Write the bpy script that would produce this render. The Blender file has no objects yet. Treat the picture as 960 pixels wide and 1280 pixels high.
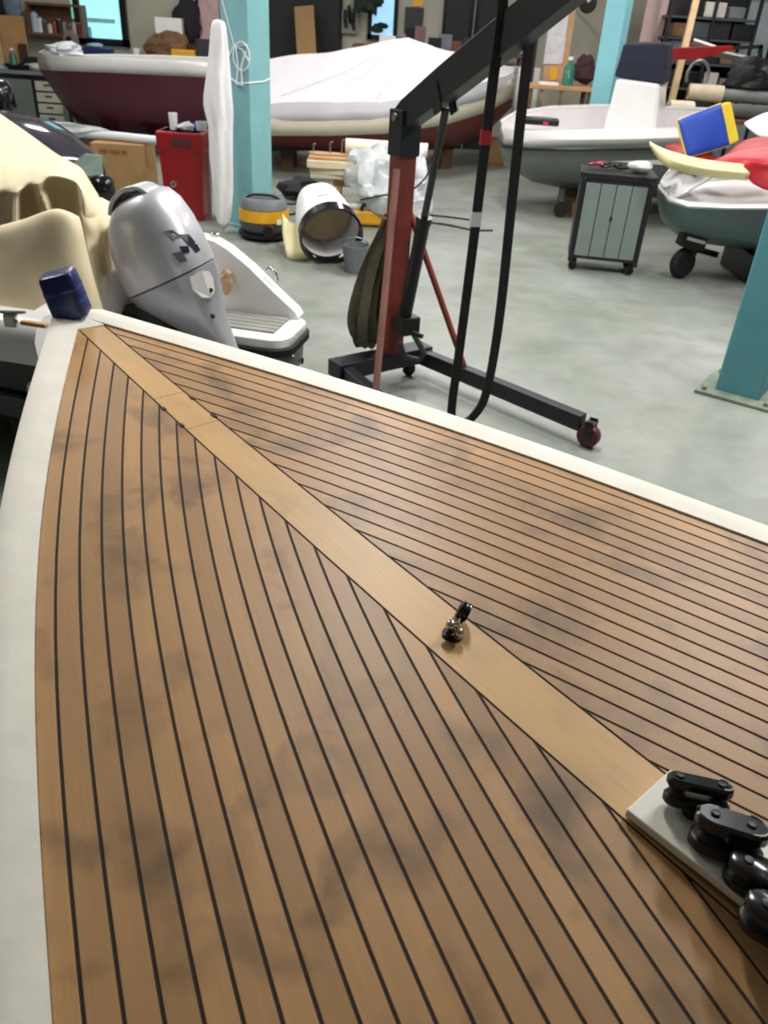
import bpy, bmesh, math, random
from mathutils import Vector, Matrix, Euler, noise as mnoise
random.seed(7)
SC = bpy.context.scene
COL = SC.collection
V = Vector
PI = math.pi

# ------------------------------------------------------------------ camera
FPX, CAMH = 985.0, 2.1
UP = V((0.1056, 1.608, 1.0)).normalized()          # world up seen in camera axes
FH = (V((0, 0, -1)) - UP * V((0, 0, -1)).dot(UP)).normalized()
RT = FH.cross(UP)
RM = Matrix((RT, FH, UP))                            # camera axes -> world
CAMP = V((0, 0, CAMH))
cd = bpy.data.cameras.new('camera'); cam = bpy.data.objects.new('camera', cd); COL.objects.link(cam)
cam.matrix_world = Matrix.Translation(CAMP) @ RM.to_4x4()
cd.sensor_fit = 'VERTICAL'; cd.sensor_height = 32.0; cd.lens = 32.0 * FPX / 1280.0
cd.clip_start = 0.05
cd.dof.use_dof = True; cd.dof.focus_distance = 2.2; cd.dof.aperture_fstop = 4.5
SC.camera = cam
def at(x, y, Y=None, z=None):
    d = RM @ V(((x - 480) / FPX, -(y - 640) / FPX, -1.0))
    t = Y / d.y if z is None else (z - CAMH) / d.z
    return CAMP + d * t

# ------------------------------------------------------------------ light and exposure
SC.view_settings.view_transform = 'Standard'; SC.view_settings.look = 'None'
SC.view_settings.gamma = 1.0; SC.view_settings.use_curve_mapping = False
SC.view_settings.exposure = 0.0
try: SC.cycles.use_denoising = True; SC.cycles.filter_width = 2.0
except Exception: pass
w = bpy.data.worlds.new('world'); SC.world = w; w.use_nodes = True
bgn = w.node_tree.nodes['Background']; bgn.inputs[0].default_value = (0.62, 0.72, 0.8, 1); bgn.inputs[1].default_value = 0.1
def area(name, loc, sx, sy, power, col=(1.0, 0.98, 0.95), rot=(0, 0, 0)):
    l = bpy.data.lights.new(name, 'AREA'); l.shape = 'RECTANGLE'; l.size = sx; l.size_y = sy; l.energy = power; l.color = col
    o = bpy.data.objects.new(name, l); COL.objects.link(o); o.location = loc; o.rotation_euler = rot
    return o
for i, (x, y, p) in enumerate(((-4.5, 5.2, 105), (0.3, 5.2, 180), (3.3, 4.8, 200), (-4.0, 9.5, 120), (0.8, 9.0, 150), (4.8, 9.5, 95),
                               (-4.5, 13.6, 115), (0.5, 13.2, 115), (4.5, 13.4, 80), (2.2, 1.8, 3))):
    area('ceiling_tube', (x, y, 4.35), 0.35, 1.8, p)

# ------------------------------------------------------------------ materials
def lin(c):
    return tuple(((v / 255.0) / 12.92 if v / 255.0 <= 0.04045 else ((v / 255.0 + 0.055) / 1.055) ** 2.4) for v in c)
MATS = {}
def M(name, rgb=None, rough=0.5, metal=0.0, var=0.12, scale=6.0, bump=0.0, bscale=40.0, emit=0.0, alpha=1.0, coat=0.0, rnd=0.0):
    if name in MATS: return MATS[name]
    m = bpy.data.materials.new(name); m.use_nodes = True; nt = m.node_tree; b = nt.nodes['Principled BSDF']
    c = lin(rgb); N = nt.nodes.new; L = nt.links.new
    tc = N('ShaderNodeTexCoord'); nz = N('ShaderNodeTexNoise'); nz.inputs['Scale'].default_value = scale; nz.inputs['Detail'].default_value = 5
    L(tc.outputs['Object'], nz.inputs['Vector'])
    mr = N('ShaderNodeMapRange'); mr.inputs[1].default_value = 0.3; mr.inputs[2].default_value = 0.7
    mr.inputs[3].default_value = 1 - var; mr.inputs[4].default_value = 1 + var; L(nz.outputs['Fac'], mr.inputs[0])
    fac = mr.outputs[0]
    if rnd:
        oi = N('ShaderNodeObjectInfo'); m2 = N('ShaderNodeMapRange'); m2.inputs[3].default_value = 1 - rnd; m2.inputs[4].default_value = 1 + rnd
        L(oi.outputs['Random'], m2.inputs[0]); mm = N('ShaderNodeMath'); mm.operation = 'MULTIPLY'; L(fac, mm.inputs[0]); L(m2.outputs[0], mm.inputs[1]); fac = mm.outputs[0]
    vm = N('ShaderNodeVectorMath'); vm.operation = 'SCALE'; vm.inputs[0].default_value = c; L(fac, vm.inputs['Scale'])
    L(vm.outputs[0], b.inputs['Base Color'])
    b.inputs['Roughness'].default_value = rough; b.inputs['Metallic'].default_value = metal
    if coat: b.inputs['Coat Weight'].default_value = coat; b.inputs['Coat Roughness'].default_value = 0.08
    if alpha < 1: b.inputs['Alpha'].default_value = alpha
    if emit: L(vm.outputs[0], b.inputs['Emission Color']); b.inputs['Emission Strength'].default_value = emit
    if bump:
        n2 = N('ShaderNodeTexNoise'); n2.inputs['Scale'].default_value = bscale; n2.inputs['Detail'].default_value = 4
        L(tc.outputs['Object'], n2.inputs['Vector'])
        bp = N('ShaderNodeBump'); bp.inputs['Strength'].default_value = bump; bp.inputs['Distance'].default_value = 0.01
        L(n2.outputs['Fac'], bp.inputs['Height']); L(bp.outputs[0], b.inputs['Normal'])
    MATS[name] = m; return m

def teak(name, rgb, rnd=0.17, stain=1.0):
    m = bpy.data.materials.new(name); m.use_nodes = True; nt = m.node_tree; b = nt.nodes['Principled BSDF']
    N = nt.nodes.new; L = nt.links.new
    uv = N('ShaderNodeUVMap'); oi = N('ShaderNodeObjectInfo'); geo = N('ShaderNodeNewGeometry')
    # long grain streaks
    mp = N('ShaderNodeMapping'); mp.inputs['Scale'].default_value = (2.2, 60, 1); L(uv.outputs[0], mp.inputs[0])
    ad = N('ShaderNodeVectorMath'); ad.operation = 'ADD'; L(mp.outputs[0], ad.inputs[0])
    cb = N('ShaderNodeCombineXYZ'); sc_ = N('ShaderNodeMath'); sc_.operation = 'MULTIPLY'; sc_.inputs[1].default_value = 57.0
    L(oi.outputs['Random'], sc_.inputs[0]); L(sc_.outputs[0], cb.inputs[0]); L(sc_.outputs[0], cb.inputs[2]); L(cb.outputs[0], ad.inputs[1])
    g = N('ShaderNodeTexNoise'); g.inputs['Scale'].default_value = 1.6; g.inputs['Detail'].default_value = 6; g.inputs['Roughness'].default_value = 0.65; L(ad.outputs[0], g.inputs['Vector'])
    r1 = N('ShaderNodeMapRange'); r1.inputs[1].default_value = 0.3; r1.inputs[2].default_value = 0.75; r1.inputs[3].default_value = 0.92; r1.inputs[4].default_value = 1.07; L(g.outputs['Fac'], r1.inputs[0])
    r2 = N('ShaderNodeMapRange'); r2.inputs[3].default_value = 1 - rnd; r2.inputs[4].default_value = 1 + rnd; L(oi.outputs['Random'], r2.inputs[0])
    # slow tonal drift within a strip
    mp2 = N('ShaderNodeMapping'); mp2.inputs['Scale'].default_value = (1.5, 3, 1); L(uv.outputs[0], mp2.inputs[0])
    ad2 = N('ShaderNodeVectorMath'); ad2.operation = 'ADD'; L(mp2.outputs[0], ad2.inputs[0]); L(cb.outputs[0], ad2.inputs[1])
    g2 = N('ShaderNodeTexNoise'); g2.inputs['Scale'].default_value = 1.4; g2.inputs['Detail'].default_value = 3; L(ad2.outputs[0], g2.inputs['Vector'])
    r3 = N('ShaderNodeMapRange'); r3.inputs[1].default_value = 0.3; r3.inputs[2].default_value = 0.7; r3.inputs[3].default_value = 0.88; r3.inputs[4].default_value = 1.1; L(g2.outputs['Fac'], r3.inputs[0])
    m1 = N('ShaderNodeMath'); m1.operation = 'MULTIPLY'; L(r1.outputs[0], m1.inputs[0]); L(r2.outputs[0], m1.inputs[1])
    m2 = N('ShaderNodeMath'); m2.operation = 'MULTIPLY'; L(m1.outputs[0], m2.inputs[0]); L(r3.outputs[0], m2.inputs[1])
    # grey weather stains that cross the strips
    st = N('ShaderNodeTexNoise'); st.inputs['Scale'].default_value = 5.5; st.inputs['Detail'].default_value = 5; st.inputs['Distortion'].default_value = 0.4; L(geo.outputs['Position'], st.inputs['Vector'])
    r4 = N('ShaderNodeMapRange'); r4.inputs[1].default_value = 0.52; r4.inputs[2].default_value = 0.74; r4.inputs[3].default_value = 0.0; r4.inputs[4].default_value = 0.7 * stain; L(st.outputs['Fac'], r4.inputs[0])
    hue = N('ShaderNodeMix'); hue.data_type = 'RGBA'; hue.inputs[6].default_value = (*lin(rgb), 1)
    hue.inputs[7].default_value = (*lin((rgb[0] * 0.97, rgb[1] * 0.93, rgb[2] * 0.9)), 1); L(g2.outputs['Fac'], hue.inputs[0])
    vm = N('ShaderNodeVectorMath'); vm.operation = 'SCALE'; L(hue.outputs[2], vm.inputs[0]); L(m2.outputs[0], vm.inputs['Scale'])
    mx = N('ShaderNodeMix'); mx.data_type = 'RGBA'; L(r4.outputs[0], mx.inputs[0]); L(vm.outputs[0], mx.inputs[6]); mx.inputs[7].default_value = (*lin((84, 66, 52)), 1)
    L(mx.outputs[2], b.inputs['Base Color']); b.inputs['Roughness'].default_value = 0.45; b.inputs['Specular IOR Level'].default_value = 0.4
    bp = N('ShaderNodeBump'); bp.inputs['Strength'].default_value = 0.12; bp.inputs['Distance'].default_value = 0.002; L(g.outputs['Fac'], bp.inputs['Height']); L(bp.outputs[0], b.inputs['Normal'])
    MATS[name] = m; return m

TEAK = teak('teak', (178, 140, 95))
KING = teak('teak_pale', (206, 168, 112), rnd=0.05, stain=0.25)
CAULK = M('black_caulking', (22, 16, 12), 0.75)
WPAINT = M('white_primer_paint', (236, 232, 220), 0.6, var=0.05, scale=9, bump=0.15, bscale=18)
WGEL = M('white_gelcoat', (238, 236, 234), 0.22, var=0.03, coat=0.4)
WFAB = M('white_fabric', (240, 238, 240), 0.85, var=0.04, bump=0.1, bscale=30)
WGREY = M('pale_grey_fabric', (200, 200, 196), 0.85, var=0.06)
CREAM = M('cream_tarpaulin', (230, 214, 178), 0.7, var=0.05, scale=3, bump=0.12, bscale=14)
NAVY = M('blue_tape', (22, 36, 96), 0.32, var=0.35, scale=30)
TEAL = M('teal_paint', (128, 182, 186), 0.5, var=0.06, scale=5)
TEALD = M('dusty_teal_paint', (84, 146, 156), 0.55, var=0.08, scale=5)
MAROON = M('maroon_gelcoat', (84, 14, 44), 0.25, var=0.1, coat=0.3)
GREYH = M('grey_gelcoat', (112, 120, 116), 0.4, var=0.06)
GREYD = M('dark_grey_gelcoat', (70, 76, 80), 0.35, var=0.06)
BLK = M('black_plastic', (13, 13, 15), 0.45, var=0.2)
BLKG = M('black_gloss', (10, 10, 15), 0.2, var=0.2, coat=0.3)
BLKS = M('black_steel_paint', (20, 24, 32), 0.45, var=0.2)
RUB = M('black_rubber', (20, 20, 20), 0.8)
WEB = M('black_webbing', (38, 36, 38), 0.85, var=0.2, scale=60)
RED = M('red_plastic', (146, 20, 26), 0.38, var=0.12)
REDP = M('rusty_red_paint', (128, 50, 38), 0.55, var=0.25, scale=8)
REDT = M('red_tape', (196, 44, 52), 0.6)
REDF = M('red_cover_fabric', (160, 32, 32), 0.5, var=0.12)
PINKP = M('faded_pink_paint', (142, 96, 88), 0.55, var=0.15)
STRAP = M('olive_grey_strap', (104, 100, 82), 0.9, var=0.25, scale=25)
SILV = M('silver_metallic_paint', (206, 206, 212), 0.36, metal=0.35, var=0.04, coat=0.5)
SILVD = M('darker_silver_paint', (176, 176, 182), 0.38, metal=0.35, var=0.04, coat=0.4)  # slightly darker silver for the lower cowl
CHROME = M('chrome', (210, 206, 196), 0.16, metal=1.0, var=0.1, scale=20)
STEEL = M('dull_steel', (140, 142, 142), 0.4, metal=0.8, var=0.1)
YEL = M('yellow_plastic', (228, 168, 30), 0.45)
YELF = M('yellow_fabric', (232, 200, 36), 0.6, var=0.08)
YELC = M('pale_yellow_plastic', (226, 218, 164), 0.5, var=0.05)
BLUF = M('blue_fabric', (26, 66, 168), 0.6, var=0.12)
CARD = M('cardboard', (156, 124, 80), 0.85, var=0.08, rnd=0.08)
PLY = M('plywood', (190, 146, 100), 0.7, var=0.12, scale=4, rnd=0.08)
WOODP = M('pale_pine', (196, 168, 128), 0.7, var=0.15, rnd=0.1)
WOODD = M('dark_wood', (104, 72, 48), 0.7, var=0.2, rnd=0.15)
GREYM = M('grey_metal_paint', (112, 124, 120), 0.5, var=0.06)
GREYP = M('grey_plastic', (104, 108, 112), 0.55, var=0.1, rnd=0.1)
CREAMW = M('cream_wall_paint', (176, 173, 158), 0.8, var=0.06, scale=2)
PLAST = M('clear_plastic_sheet', (202, 206, 208), 0.25, var=0.1, alpha=0.85, bump=0.5, bscale=18)
TSLAT = M('grey_teak', (142, 142, 136), 0.65, var=0.1, rnd=0.1)
GREEN = M('green_glass', (60, 120, 104), 0.15, var=0.1)
ORANGE = M('orange_plastic', (226, 96, 40), 0.45)
DCLOTH = M('dark_cloth', (34, 32, 38), 0.9, var=0.3, scale=20)
BROWN = M('brown_canvas', (116, 88, 62), 0.9, var=0.25, scale=14)
PINKW = M('pinkish_wall_board', (196, 170, 166), 0.8, var=0.05)
DRAWER = M('cream_drawer_front', (196, 194, 178), 0.5, var=0.06)
BENCHW = M('grey_bench_top', (132, 132, 130), 0.6, var=0.15)
NAVYC = M('navy_cover_fabric', (30, 34, 52), 0.85, var=0.15, scale=12)
GLASSY = M('window_daylight', (150, 214, 226), 0.3, var=0.12, scale=1.6, emit=1.15)
GLASSB = M('window_daylight_blue', (150, 196, 232), 0.3, var=0.15, scale=2.5, emit=1.0)
LAMPY = M('lamp_glow', (255, 236, 200), 0.4, emit=2.4)
LAMPO = M('orange_glow', (240, 140, 50), 0.5, emit=0.8)

def floor_mat():
    m = bpy.data.materials.new('painted_concrete'); m.use_nodes = True; nt = m.node_tree; b = nt.nodes['Principled BSDF']
    N = nt.nodes.new; L = nt.links.new; tc = N('ShaderNodeTexCoord')
    def nz(scale, det=6, dist=0.0):
        n = N('ShaderNodeTexNoise'); n.inputs['Scale'].default_value = scale; n.inputs['Detail'].default_value = det; n.inputs['Distortion'].default_value = dist
        L(tc.outputs['Object'], n.inputs['Vector']); return n
    def ramp(src, a, bb, lo, hi):
        r = N('ShaderNodeMapRange'); r.inputs[1].default_value = a; r.inputs[2].default_value = bb; r.inputs[3].default_value = lo; r.inputs[4].default_value = hi; L(src, r.inputs[0]); return r
    big = ramp(nz(0.55, 5, 0.6).outputs['Fac'], 0.35, 0.65, 0.0, 1.0); fine = ramp(nz(5, 8, 0.8).outputs['Fac'], 0.3, 0.7, 0.9, 1.08)
    mx = N('ShaderNodeMix'); mx.data_type = 'RGBA'; mx.inputs[6].default_value = (*lin((122, 128, 118)), 1); mx.inputs[7].default_value = (*lin((144, 148, 142)), 1); L(big.outputs[0], mx.inputs[0])
    dirt = ramp(nz(1.7, 7, 1.2).outputs['Fac'], 0.58, 0.74, 0.0, 0.35)
    m2 = N('ShaderNodeMix'); m2.data_type = 'RGBA'; L(dirt.outputs[0], m2.inputs[0]); L(mx.outputs[2], m2.inputs[6]); m2.inputs[7].default_value = (*lin((104, 98, 90)), 1)
    vm = N('ShaderNodeVectorMath'); vm.operation = 'SCALE'; L(m2.outputs[2], vm.inputs[0]); L(fine.outputs[0], vm.inputs['Scale']); L(vm.outputs[0], b.inputs['Base Color'])
    rr = ramp(nz(2.2, 5).outputs['Fac'], 0.3, 0.7, 0.3, 0.55); L(rr.outputs[0], b.inputs['Roughness'])
    return m
FLOOR = floor_mat()

# ------------------------------------------------------------------ mesh helpers
class MB:
    def __init__(s): s.v = []; s.f = []; s.uv = None
    def add(s, vs, fs):
        o = len(s.v); s.v += [V(p) for p in vs]; s.f += [tuple(i + o for i in f) for f in fs]; return s
    def box(s, c, size, rot=None, taper=1.0):
        hx, hy, hz = size[0] / 2, size[1] / 2, size[2] / 2
        vs = [V((x * hx * (taper if z < 0 else 1), y * hy * (taper if z < 0 else 1), z * hz)) for z in (-1, 1) for y in (-1, 1) for x in (-1, 1)]
        if rot is not None:
            R_ = rot if isinstance(rot, Matrix) else Euler(rot).to_matrix(); vs = [R_ @ p for p in vs]
        vs = [p + V(c) for p in vs]
        return s.add(vs, [(0, 2, 3, 1), (4, 5, 7, 6), (0, 1, 5, 4), (2, 6, 7, 3), (0, 4, 6, 2), (1, 3, 7, 5)])
    def bar(s, a, b, wx, wz, up=(0, 0, 1)):          # rectangular bar from a to b
        a, b = V(a), V(b); d = b - a; z = d.normalized(); x = z.cross(V(up))
        if x.length < 1e-4: x = V((1, 0, 0))
        x.normalize(); y = x.cross(z).normalized()
        vs = [p + x * i * wx / 2 + y * j * wz / 2 for p in (a, b) for j in (-1, 1) for i in (-1, 1)]
        return s.add(vs, [(0, 1, 3, 2), (4, 6, 7, 5), (0, 4, 5, 1), (2, 3, 7, 6), (0, 2, 6, 4), (1, 5, 7, 3)])
    def loft(s, rings, cap=True, closed=True):
        n = len(rings[0]); o = len(s.v)
        for r in rings: s.v += [V(p) for p in r]
        m = n if closed else n - 1
        for i in range(len(rings) - 1):
            for j in range(m):
                k = (j + 1) % n; s.f.append((o + i * n + j, o + i * n + k, o + (i + 1) * n + k, o + (i + 1) * n + j))
        if cap and closed:
            s.f.append(tuple(o + j for j in reversed(range(n)))); s.f.append(tuple(o + (len(rings) - 1) * n + j for j in range(n)))
        return s
    def grid(s, rows): return s.loft(rows, cap=False, closed=False)
    def tube(s, pts, r, n=8):
        pts = [V(p) for p in pts]; rings = []; px = None
        for i, p in enumerate(pts):
            t = (pts[min(i + 1, len(pts) - 1)] - pts[max(i - 1, 0)]).normalized()
            if px is None:
                px = t.orthogonal().normalized()
            px = (px - t * px.dot(t)).normalized(); py = t.cross(px)
            rr = r[i] if isinstance(r, (list, tuple)) else r
            rings.append([p + (px * math.cos(2 * PI * k / n) + py * math.sin(2 * PI * k / n)) * rr for k in range(n)])
        return s.loft(rings)
    def ribbon(s, pts, side, wd, th):                # flat strap along pts
        pts = [V(p) for p in pts]; side = V(side).normalized(); rings = []
        for i, p in enumerate(pts):
            t = (pts[min(i + 1, len(pts) - 1)] - pts[max(i - 1, 0)]).normalized(); nn = t.cross(side).normalized(); sd = nn.cross(t)
            rings.append([p + sd * wd / 2 + nn * th / 2, p - sd * wd / 2 + nn * th / 2, p - sd * wd / 2 - nn * th / 2, p + sd * wd / 2 - nn * th / 2])
        return s.loft(rings)
    def lathe(s, prof, n=20, c=(0, 0, 0), rot=None, sx=1, sy=1, ring=False):
        if ring: prof = list(prof) + [prof[0]]
        R_ = Matrix.Identity(3) if rot is None else (rot if isinstance(rot, Matrix) else Euler(rot).to_matrix())
        return s.loft([[R_ @ V((r * sx * math.cos(2 * PI * k / n), r * sy * math.sin(2 * PI * k / n), z)) + V(c) for k in range(n)] for r, z in prof], cap=not ring)
    def prism(s, poly, t, X, Y, O):                  # poly in plane (X, Y) at O, extruded by t along X x Y
        X, Y, O = V(X).normalized(), V(Y).normalized(), V(O); Z = X.cross(Y).normalized()
        return s.loft([[O + X * a + Y * b for a, b in poly], [O + X * a + Y * b + Z * t for a, b in poly]])
    def blob(s, c, r, n=12, m=8, amp=0.0, sq=1.0, seed=0, flat=None):   # rounded lump; flat = lowest z allowed
        rings = []
        for i in range(m + 1):
            ph = -PI / 2 + PI * i / m; ring = []
            for k in range(n):
                th = 2 * PI * k / n
                def pw(q): return math.copysign(abs(q) ** sq, q)
                d = V((pw(math.cos(ph)) * pw(math.cos(th)), pw(math.cos(ph)) * pw(math.sin(th)), pw(math.sin(ph))))
                a = 1 + amp * mnoise.noise(d * 1.7 + V((seed * 3.1, seed, 0)))
                p = V((d.x * r[0] * a, d.y * r[1] * a, d.z * r[2] * a)) + V(c)
                if flat is not None: p.z = max(p.z, flat)
                ring.append(p)
            rings.append(ring)
        return s.loft(rings)
    def build(s, name, mat, parent=None, smooth=False, bevel=0.0, solid=0.0, sub=0, kind=None, label=None):
        me = bpy.data.meshes.new(name)
        inv = None
        if parent is not None:
            top = parent
            while top.parent: top = top.parent
            inv = Matrix.LocRotScale(top.location, top.rotation_euler, None).inverted()
        me.from_pydata([inv @ p if inv else p for p in s.v], [], s.f)
        bm = bmesh.new(); bm.from_mesh(me)
        bmesh.ops.recalc_face_normals(bm, faces=bm.faces[:]); bm.to_mesh(me); bm.free()
        if s.uv:
            ul = me.uv_layers.new(name='UVMap')
            for lp in me.loops: ul.data[lp.index].uv = s.uv[lp.vertex_index]
        me.materials.append(mat)
        if smooth:
            for p in me.polygons: p.use_smooth = True
            try: me.set_sharp_from_angle(angle=math.radians(40))
            except Exception: pass
        o = bpy.data.objects.new(name, me); COL.objects.link(o)
        if parent is not None: o.parent = parent
        if sub: md = o.modifiers.new('sub', 'SUBSURF'); md.levels = sub; md.render_levels = sub
        if solid: md = o.modifiers.new('solid', 'SOLIDIFY'); md.thickness = solid; md.offset = -1
        if bevel: md = o.modifiers.new('bevel', 'BEVEL'); md.width = bevel; md.segments = 2; md.limit_method = 'ANGLE'
        if kind: o['kind'] = kind
        if label: o['label'] = label
        return o
def thing(name, label, cat, loc=(0, 0, 0), rot=(0, 0, 0), group=None):
    o = bpy.data.objects.new(name, None); COL.objects.link(o); o.empty_display_size = 0.1
    o.location = loc; o.rotation_euler = rot; o['label'] = label; o['category'] = cat
    if group: o['group'] = group
    return o
def tag(o, label, cat, group=None):
    o['label'] = label; o['category'] = cat
    if group: o['group'] = group
    return o
def lerp(a, b, t): return a + (b - a) * t
def rot_to(a, b=None):
    z = V(a).normalized(); return z.to_track_quat('Z', 'Y').to_matrix()
def superring(c, ax, ay, X, Y, n=20, e=2.6):
    out = []
    for k in range(n):
        t = 2 * PI * k / n; cx, sy = math.cos(t), math.sin(t)
        out.append(V(c) + V(X) * ax * math.copysign(abs(cx) ** (2 / e), cx) + V(Y) * ay * math.copysign(abs(sy) ** (2 / e), sy))
    return out

# ------------------------------------------------------------------ the hall
YB = 17.6
MB().add([(-10, -4, 0), (10, -4, 0), (10, YB, 0), (-10, YB, 0)], [(0, 1, 2, 3)]).build('floor', FLOOR, kind='structure')
MB().box((0, YB + 0.1, 2.3), (20.4, 0.2, 4.6)).build('wall_back', CREAMW, kind='structure')
MB().box((-10.1, 6.8, 2.3), (0.2, 21.6, 4.6)).build('wall_left', CREAMW, kind='structure')
MB().box((10.1, 6.8, 2.3), (0.2, 21.6, 4.6)).build('wall_right', CREAMW, kind='structure')
MB().box((0, 6.8, 4.7), (20.4, 21.6, 0.2)).build('ceiling', M('ceiling_paint', (200, 200, 196), 0.9), kind='structure')

# ------------------------------------------------------------------ the teak-decked boat in front
BTH, BX, BY, BA, BB_ = -0.747463, -1.5594, 3.29948, -0.118075, 0.0089727
AU = V((-math.sin(BTH), -math.cos(BTH), 0)); AV = V((math.cos(BTH), -math.sin(BTH), 0))
def wedge_raw(u): return -0.273549 + 0.485456 * u + 0.125959 * u ** 2 - 0.078447 * u ** 3 + 0.0111526 * u ** 4
def wslope_raw(u): return 0.485456 + 0.251918 * u - 0.235341 * u ** 2 + 0.0446104 * u ** 3
def half(u):
    if u <= 2.7: return wedge_raw(u)
    d = u - 2.7; return wedge_raw(2.7) + wslope_raw(2.7) * d - 0.03 * d * d
def slope(u): return wslope_raw(u) if u <= 2.7 else wslope_raw(2.7) - 0.06 * (u - 2.7)
def deck(u, v, dz=0.0):
    return V((BX, BY, 0)) + AU * u + AV * v + V((0, 0, 1.13 + BA * u + BB_ * u * u - 0.0008 * v * v + dz))
def kinghalf(u): return 0.0388466 + 0.0162603 * u - 0.00105323 * u * u
UEND, SP, E0, SEAM = 3.95, 0.0526658, -0.0127, 0.0062
def offs(t, d):                                       # point d inside the deck edge
    h = math.hypot(1, slope(t)); return (t + d * slope(t) / h, half(t) - d / h)
def bis(fn, a, b):
    fa = fn(a)
    for _ in range(50):
        c = (a + b) / 2; fc = fn(c)
        if (fa < 0) == (fc < 0): a, fa = c, fc
        else: b = c
    return (a + b) / 2
UTIP = bis(lambda t: half(t), 0.3, 1.2)
boat = thing('sailing_boat', 'boat in the foreground with teak plank foredeck, black seams and white painted edge', 'boat', (deck(1.9, 0).x, deck(1.9, 0).y, 0))
def span(d):
    # start parameter where the offset curve meets the king plank, end parameter where it reaches UEND
    f1 = lambda t: offs(t, d)[1] - (kinghalf(offs(t, d)[0]) + SEAM / 2)
    ta = bis(f1, 0.2, 3.9) if f1(0.2) < 0 < f1(3.9) else None
    if ta is None: return None
    tb = bis(lambda t: offs(t, d)[0] - UEND, 1.5, 4.6)
    return (ta, tb) if tb > ta + 0.02 else None
def plank(sgn, d0, d1, n=26):
    a = span(d0)
    if a is None: return None
    b = span(d1)
    mb = MB(); mb.uv = []
    pts = []
    for i in range(n + 1):
        q = (i / n) ** 1.25
        A = offs(lerp(a[0], a[1], q), d0)
        if b: B = offs(lerp(b[0], b[1], q), d1)
        else: B = (A[0], min(A[1], kinghalf(A[0]) + SEAM / 2))
        pts.append((A, B))
    TH = 0.012; bv = 0.0012
    L_ = 0
    for i, (A, B) in enumerate(pts):
        if i: L_ += math.hypot(A[0] - pts[i - 1][0][0], A[1] - pts[i - 1][0][1])
        wv = V((B[0] - A[0], B[1] - A[1])); wl = max(wv.length, 1e-5); e = wv / wl * min(bv, wl / 3)
        for (p, z, uvv) in ((A, -TH, 0), (A, -bv, 0), ((A[0] + e.x, A[1] + e.y), 0, bv), ((B[0] - e.x, B[1] - e.y), 0, wl - bv), (B, -bv, wl), (B, -TH, wl)):
            mb.v.append(deck(p[0], sgn * p[1], z)); mb.uv.append((L_, uvv))
    for i in range(n):
        for j in range(5):
            k = i * 6 + j; mb.f.append((k, k + 1, k + 7, k + 6))
    mb.f.append((0, 1, 2, 3, 4, 5)); mb.f.append(tuple(n * 6 + j for j in (5, 4, 3, 2, 1, 0)))
    return mb.build('teak_plank', TEAK, boat)
for sgn in (-1, 1):
    for k in range(0, 27):
        d0 = max(0.0, E0 + k * SP) + SEAM / 2 * (1 if k else 0); d1 = E0 + (k + 1) * SP - SEAM / 2
        plank(sgn, d0, d1)
def kingpiece(u0, u1, n, lab=None, grow=0.0):
    mb = MB(); mb.uv = []; TH = 0.012
    for i in range(n + 1):
        u = lerp(u0, u1, i / n); k = kinghalf(u) - SEAM / 2 + grow
        for v, z in ((-k, -TH), (-k, 0.0), (k, 0.0), (k, -TH)):
            mb.v.append(deck(u, v, z)); mb.uv.append((u, v + 0.05))
    for i in range(n):
        for j in range(3): q = i * 4 + j; mb.f.append((q, q + 1, q + 5, q + 4))
    mb.f.append((0, 1, 2, 3)); e = n * 4; mb.f.append((e + 3, e + 2, e + 1, e))
    return mb.build('king_plank', KING, boat, label=lab)
UK = bis(lambda u: half(u) - kinghalf(u) * 1.12, 0.45, 1.2)
kingpiece(UK, 1.199, 6); kingpiece(1.2012, 1.4188, 3, 'short patched piece of pale centre plank with black corner marks'); kingpiece(1.421, UEND, 16)
# black seam compound: a bed just below the plank tops
bed = MB(); nb = 40
for i in range(nb + 1):
    u = lerp(UTIP + 0.005, UEND, i / nb); hw = max(half(u) + 0.004, 0.004)
    for z, ks in ((-0.0022, range(-6, 7)),):
        for k in ks: bed.v.append(deck(u, hw * k / 6, z))
for i in range(nb):
    for j in range(12): q = i * 13 + j; bed.f.append((q, q + 1, q + 14, q + 13))
bed.build('seam_caulking', CAULK, boat, label='black caulking between the teak planks')
for u, v in ((1.272, -1), (1.391, -1), (1.387, 1), (1.252, 1)):
    c = deck(u, v * kinghalf(u), -0.001); MB().box(c, (0.024, 0.012, 0.006), (0, 0, math.atan2(AU.y, AU.x) + 0.03 * v)).build('corner_mark', CAULK, boat)
# white covering boards
def cover(sgn, nm):
    mb = MB(); n = 40; rows = []
    t0 = bis(lambda t: offs(t, -0.1)[0] - 0.485, 0.2, 1.5)
    for i in range(n + 1):
        q = (i / n) ** 1.2
        to = lerp(t0, 4.02, q); ti = lerp(UTIP, 4.0, q)
        a = offs(ti, -0.001); b = offs(ti, -0.045); c = offs(to, -0.085); d = offs(to, -0.102)
        rows.append([deck(p[0], sgn * max(p[1], 0.0), z) for p, z in ((a, -0.014), (a, 0.007), (b, 0.011), (c, 0.012), (d, 0.006), (d, -0.045))])
    mb.loft(rows, cap=False, closed=False)
    return mb.build(nm, WPAINT, boat, smooth=True)
cover(-1, 'covering_board'); cover(1, 'covering_board')
t0 = bis(lambda t: offs(t, -0.1)[0] - 0.485, 0.2, 1.5); pc = offs(t0, -0.102); pb = offs(t0, -0.085); tb_ = (UTIP, 0.0)
bowp = MB()
ring = [(pc[0], -pc[1]), (pc[0] - 0.012, -pc[1] * 0.6), (pc[0] - 0.014, pc[1] * 0.6), (pc[0], pc[1]), (UTIP, 0.03), (UK - 0.002, kinghalf(UK) + 0.002), (UK - 0.002, -kinghalf(UK) - 0.002), (UTIP, -0.03)]
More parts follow.
